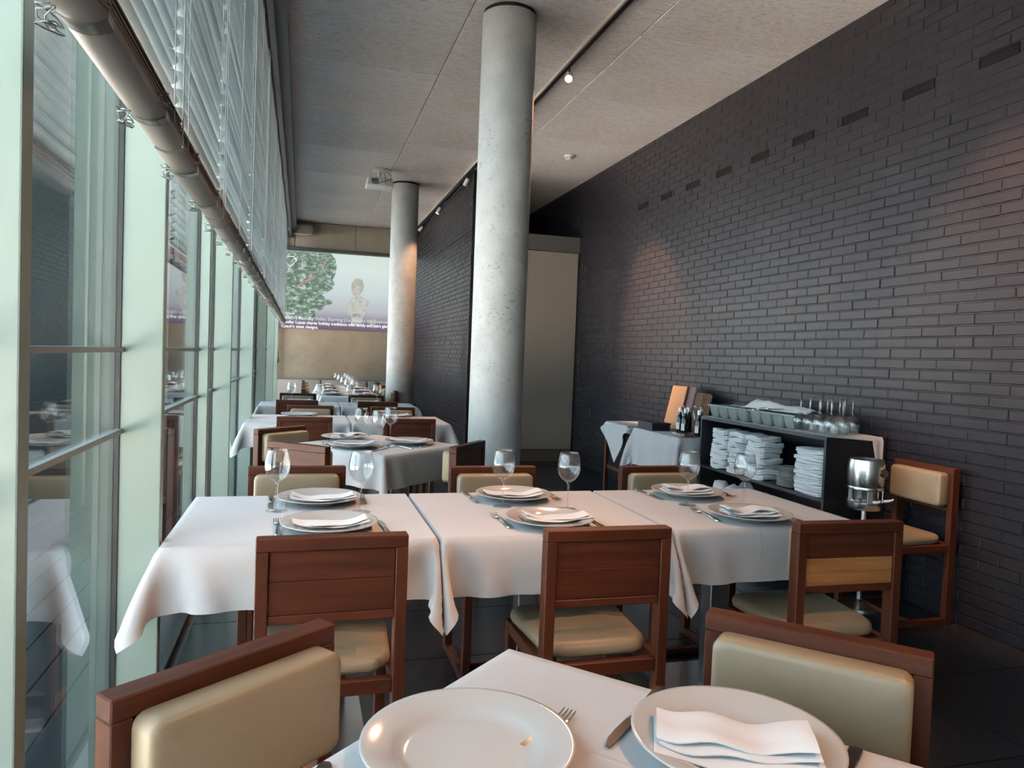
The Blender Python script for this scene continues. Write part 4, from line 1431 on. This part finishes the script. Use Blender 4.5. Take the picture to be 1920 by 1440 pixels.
# upturned glasses
pos = [(3.02, 3.90), (3.02, 3.81), (3.02, 3.715), (3.03, 3.63), (3.12, 3.94), (3.12, 3.85), (3.13, 3.755), (3.14, 3.665), (3.22, 3.90), (3.23, 3.80), (3.24, 3.70), (3.31, 3.85)]
for k, (x, y) in enumerate(pos):
    row = 'front' if k < 4 else 'second' if k < 8 else 'third' if k < 11 else 'rear'
    wine_glass(x, y, SZ + 0.006, 'upturned wine glass on the service shelf, %s row, %s along' % (row, ORD[(k % 4) if k < 8 else (k - 8) if k < 11 else 0]), 'upturned wine glasses on the shelf', True, 0.98)

# ------------------------------------------------------------------ ice bucket on a stand
t = thing('ice_bucket_stand', 'steel ice bucket on a pole stand between the shelf and the spare chair', 'ice bucket', (3.055, 3.36, 0))
MB().lathe([(0.125, 0.0), (0.125, 0.008), (0.10, 0.016), (0.03, 0.026), (0.016, 0.04)], 32).build('base', MAT['steel'], t, smooth=True)
MB().lathe([(0.0145, 0.03), (0.0145, 0.55)], 16).build('pole', MAT['steel'], t, smooth=True)
MB().lathe([(0.02, 0.545), (0.082, 0.553), (0.092, 0.565), (0.093, 0.60), (0.088, 0.60), (0.086, 0.570), (0.02, 0.56)], 32, cap0=False, cap1=False).build('cup', MAT['steel'], t, smooth=True)
for k in range(5):
    a = 2 * PI * k / 5 + 0.5
    MB().box(0.086, 0.093, -0.014, 0.014, 0.595, 0.675).build('strut', MAT['steel'], t, bevel=0.002).rotation_euler = (0, 0, a)
MB().lathe([(0.094, 0.665), (0.096, 0.672), (0.094, 0.680), (0.087, 0.680), (0.087, 0.665)], 32, closed=True, cap0=False, cap1=False).build('ring', MAT['steel'], t, smooth=True)
MB().lathe([(0.0, 0.575), (0.072, 0.575), (0.080, 0.66), (0.092, 0.685), (0.098, 0.74), (0.096, 0.80), (0.090, 0.832), (0.086, 0.834), (0.088, 0.80), (0.090, 0.74), (0.07, 0.60), (0.0, 0.60)], 36, cap0=False, cap1=False).build('bucket', MAT['steel'], t, smooth=True)
hd = MB().lathe([(0.0, 0.0), (0.034, 0.0), (0.040, 0.006), (0.034, 0.014), (0.026, 0.010), (0.0, 0.008)], 24, cap0=False, cap1=False).build('handle', MAT['dark_steel'], t, smooth=True)
hd.matrix_local = Matrix.Rotation(R(-62), 4, 'Z') @ Matrix.Translation((0.092, 0.0, 0.765)) @ Matrix.Rotation(PI / 2, 4, 'Y') @ Matrix.Scale(0.62, 4, (1, 0, 0))
for k, (a, l) in enumerate(((R(205), 0.075), (R(262), 0.05), (R(318), 0.06))):
    cl = MB()
    rr = []
    for q in range(6):
        u = q / 5
        w, th = 0.016 * (1 - 0.5 * u), 0.010 * (1 - 0.4 * u)
        xx = 0.085 + l * u
        zz = 0.605 - 0.004 * u + 0.018 * u * u
        rr.append([(xx, w * math.cos(2 * PI * k2 / 8), zz + th * math.sin(2 * PI * k2 / 8)) for k2 in range(8)])
    cl.loops(rr).build('cloth_end', MAT['napkin'], t, smooth='all').rotation_euler = (0, 0, a)

# ------------------------------------------------------------------ side tables with draped cloths, menus, bottles
def side_table(x0, x1, y0, y1, label):
    t = thing('side_table', label, 'side table', ((x0 + x1) / 2, (y0 + y1) / 2, 0))
    hx, hy = (x1 - x0) / 2, (y1 - y0) / 2
    MB().box(-hx, hx, -hy, hy, 0.72, 0.745).build('table_top', MAT['wood_x'], t, bevel=0.003)
    for sx in (-1, 1):
        for sy in (-1, 1):
            MB().box(sx * (hx - 0.02) - 0.018, sx * (hx - 0.02) + 0.018, sy * (hy - 0.02) - 0.018, sy * (hy - 0.02) + 0.018, 0, 0.72).build('leg', MAT['wood_z'], t, bevel=0.002)
    MB().box(-hx + 0.02, -hx + 0.04, -hy + 0.04, hy - 0.04, 0.30, 0.335).build('stretcher', MAT['wood_y'], t)
    return t
side_table(2.82, 3.34, 5.98, 6.50, 'small wooden side table under a diagonal cloth by the brick wall')
side_table(2.82, 3.34, 5.06, 5.86, 'wooden side table carrying menus and bottles by the brick wall')
dm = cloth_mesh(sim_cloth(0.262, 0.262, 0.43, 0.43, rot=PI / 4, seed=8), 'tablecloth', MAT['cloth'])
tag(link('tablecloth', dm, None, (3.08, 6.24, 0.749)), 'white cloth laid diagonally over the smaller side table', 'tablecloth', 'side table cloths')
dm = cloth_mesh(sim_cloth(0.262, 0.402, 0.56, 0.68, (0, 1, 0, 0), seed=9), 'tablecloth', MAT['cloth'])
tag(link('tablecloth', dm, None, (3.08, 5.46, 0.749)), 'white cloth hanging low from the side table with the menus', 'tablecloth', 'side table cloths')
ZQ = 0.7535
t = thing('black_box', 'low black box beside the menus on the side table', 'box', (2.935, 5.71, ZQ), 0.0)
MB().box(-0.085, 0.085, -0.135, 0.135, 0.0, 0.048).build('body', MAT['black'], t, bevel=0.003)
MB().box(-0.09, 0.09, -0.14, 0.14, 0.048, 0.064).build('lid', MAT['black'], t, bevel=0.003)
def cover(yc, xb, w, h, th, lean, mat, label, name='menu_folder', grp='menus leaning on the brick wall'):
    """upright cover leaning back toward the wall (+x)"""
    t = thing(name, label, 'menu', (xb, yc, ZQ), 0, grp)
    a = MB().box(-th / 2, -th / 2 + 0.002, -w / 2, w / 2, 0, h).build('front_cover', mat, t, bevel=0.0006, seg=1)
    b = MB().box(th / 2 - 0.002, th / 2, -w / 2, w / 2, 0, h).build('back_cover', mat, t, bevel=0.0006, seg=1)
    c = MB().box(-th / 2 + 0.002, th / 2 - 0.002, -w / 2 + 0.006, w / 2 - 0.004, 0.004, h - 0.006).build('pages', MAT['label'], t)
    for o in (a, b, c):
        o.rotation_euler = (0, lean, 0)
    return t
cover(5.80, 3.14, 0.25, 0.385, 0.012, R(13), MAT['orange'], 'orange menu folder leaning upright at the front of the menus')
cover(5.66, 3.165, 0.20, 0.385, 0.016, R(13), MAT['maroon'], 'dark red menu folder just behind the orange one')
for k in range(5):
    cover(5.55 - 0.024 * k, 3.185 + 0.004 * k, 0.24, 0.33 + 0.008 * (k % 2), 0.014, R(11), MAT['striped'], 'brown wood-look menu, %s of five fanned behind the orange folder' % ORD[k])
def bottle_parts():
    t = thing('condiment_bottle', '', 'bottle')
    MB().lathe([(0.0, 0.0), (0.028, 0.0), (0.0295, 0.004), (0.0295, 0.115), (0.022, 0.140), (0.0125, 0.155), (0.0120, 0.178), (0.0, 0.178)], 20, cap0=False, cap1=False).build('body', MAT['bottle'], t, smooth=True)
    MB().lathe([(0.015, 0.172), (0.0155, 0.178), (0.015, 0.206), (0.0, 0.207)], 16, cap1=False).build('cap', MAT['white_plastic'], t, smooth=True)
    lb = MB()
    n = 9
    rr = []
    for z in (0.03, 0.085):
        rr.append([(0.0300 * math.cos(PI + (q / (n - 1) - 0.5) * 1.9), 0.0300 * math.sin(PI + (q / (n - 1) - 0.5) * 1.9), z) for q in range(n)])
    vs = rr[0] + rr[1]
    lb.add(vs, [(q, q + 1, n + q + 1, n + q) for q in range(n - 1)]).build('paper_label', MAT['label'], t)
    return t
bt = bottle_parts()
BP = [(2.99, 5.36), (2.975, 5.25), (3.07, 5.17), (2.99, 5.06), (3.09, 5.40)]
for k, (x, y) in enumerate(BP):
    lb = 'dark white-capped bottle on the menu side table, %s from the far end' % ORD[k]
    if k == 0:
        bt.location = (x, y, ZQ + 0.008)
        bt['label'] = lb
        bt['group'] = 'oil and vinegar bottles'
    else:
        dup(bt, (x, y, ZQ + 0.008), 0, lb)
for k, (x, y) in enumerate(((2.985, 5.305), (3.03, 5.115), (3.08, 5.285))):
    t = thing('cruet_carrier', 'cruet holder with chrome loop handle among the bottles, %s from the far end' % ORD[k], 'cruet', (x, y, ZQ), 0.2 * k, 'cruet carriers')
    MB().box(-0.04, 0.04, -0.095, 0.095, 0.0, 0.006).build('tray_base', MAT['white_plastic'], t, bevel=0.002)
    MB().tube([(0, 0, 0.006), (0, 0, 0.15), (0, 0.012, 0.17), (0, 0.018, 0.20), (0, 0.012, 0.225), (0, 0, 0.235), (0, -0.012, 0.225), (0, -0.018, 0.20), (0, -0.012, 0.17), (0, 0, 0.152)], 0.0032, 6).build('loop_handle', MAT['cutlery'], t, smooth='all')
t = thing('booklet', 'dark red booklet lying at the near corner of the menu side table', 'booklet', (2.93, 5.14, ZQ + 0.006), 0.3)
MB().box(-0.07, 0.07, -0.045, 0.045, 0.0, 0.008).build('cover', MAT['maroon'], t, bevel=0.001)
MB().box(-0.068, 0.068, -0.04, 0.043, 0.008, 0.013).build('pages', MAT['label'], t)
MB().box(-0.07, 0.07, -0.045, 0.045, 0.013, 0.016).build('cover', MAT['maroon'], t, bevel=0.001)
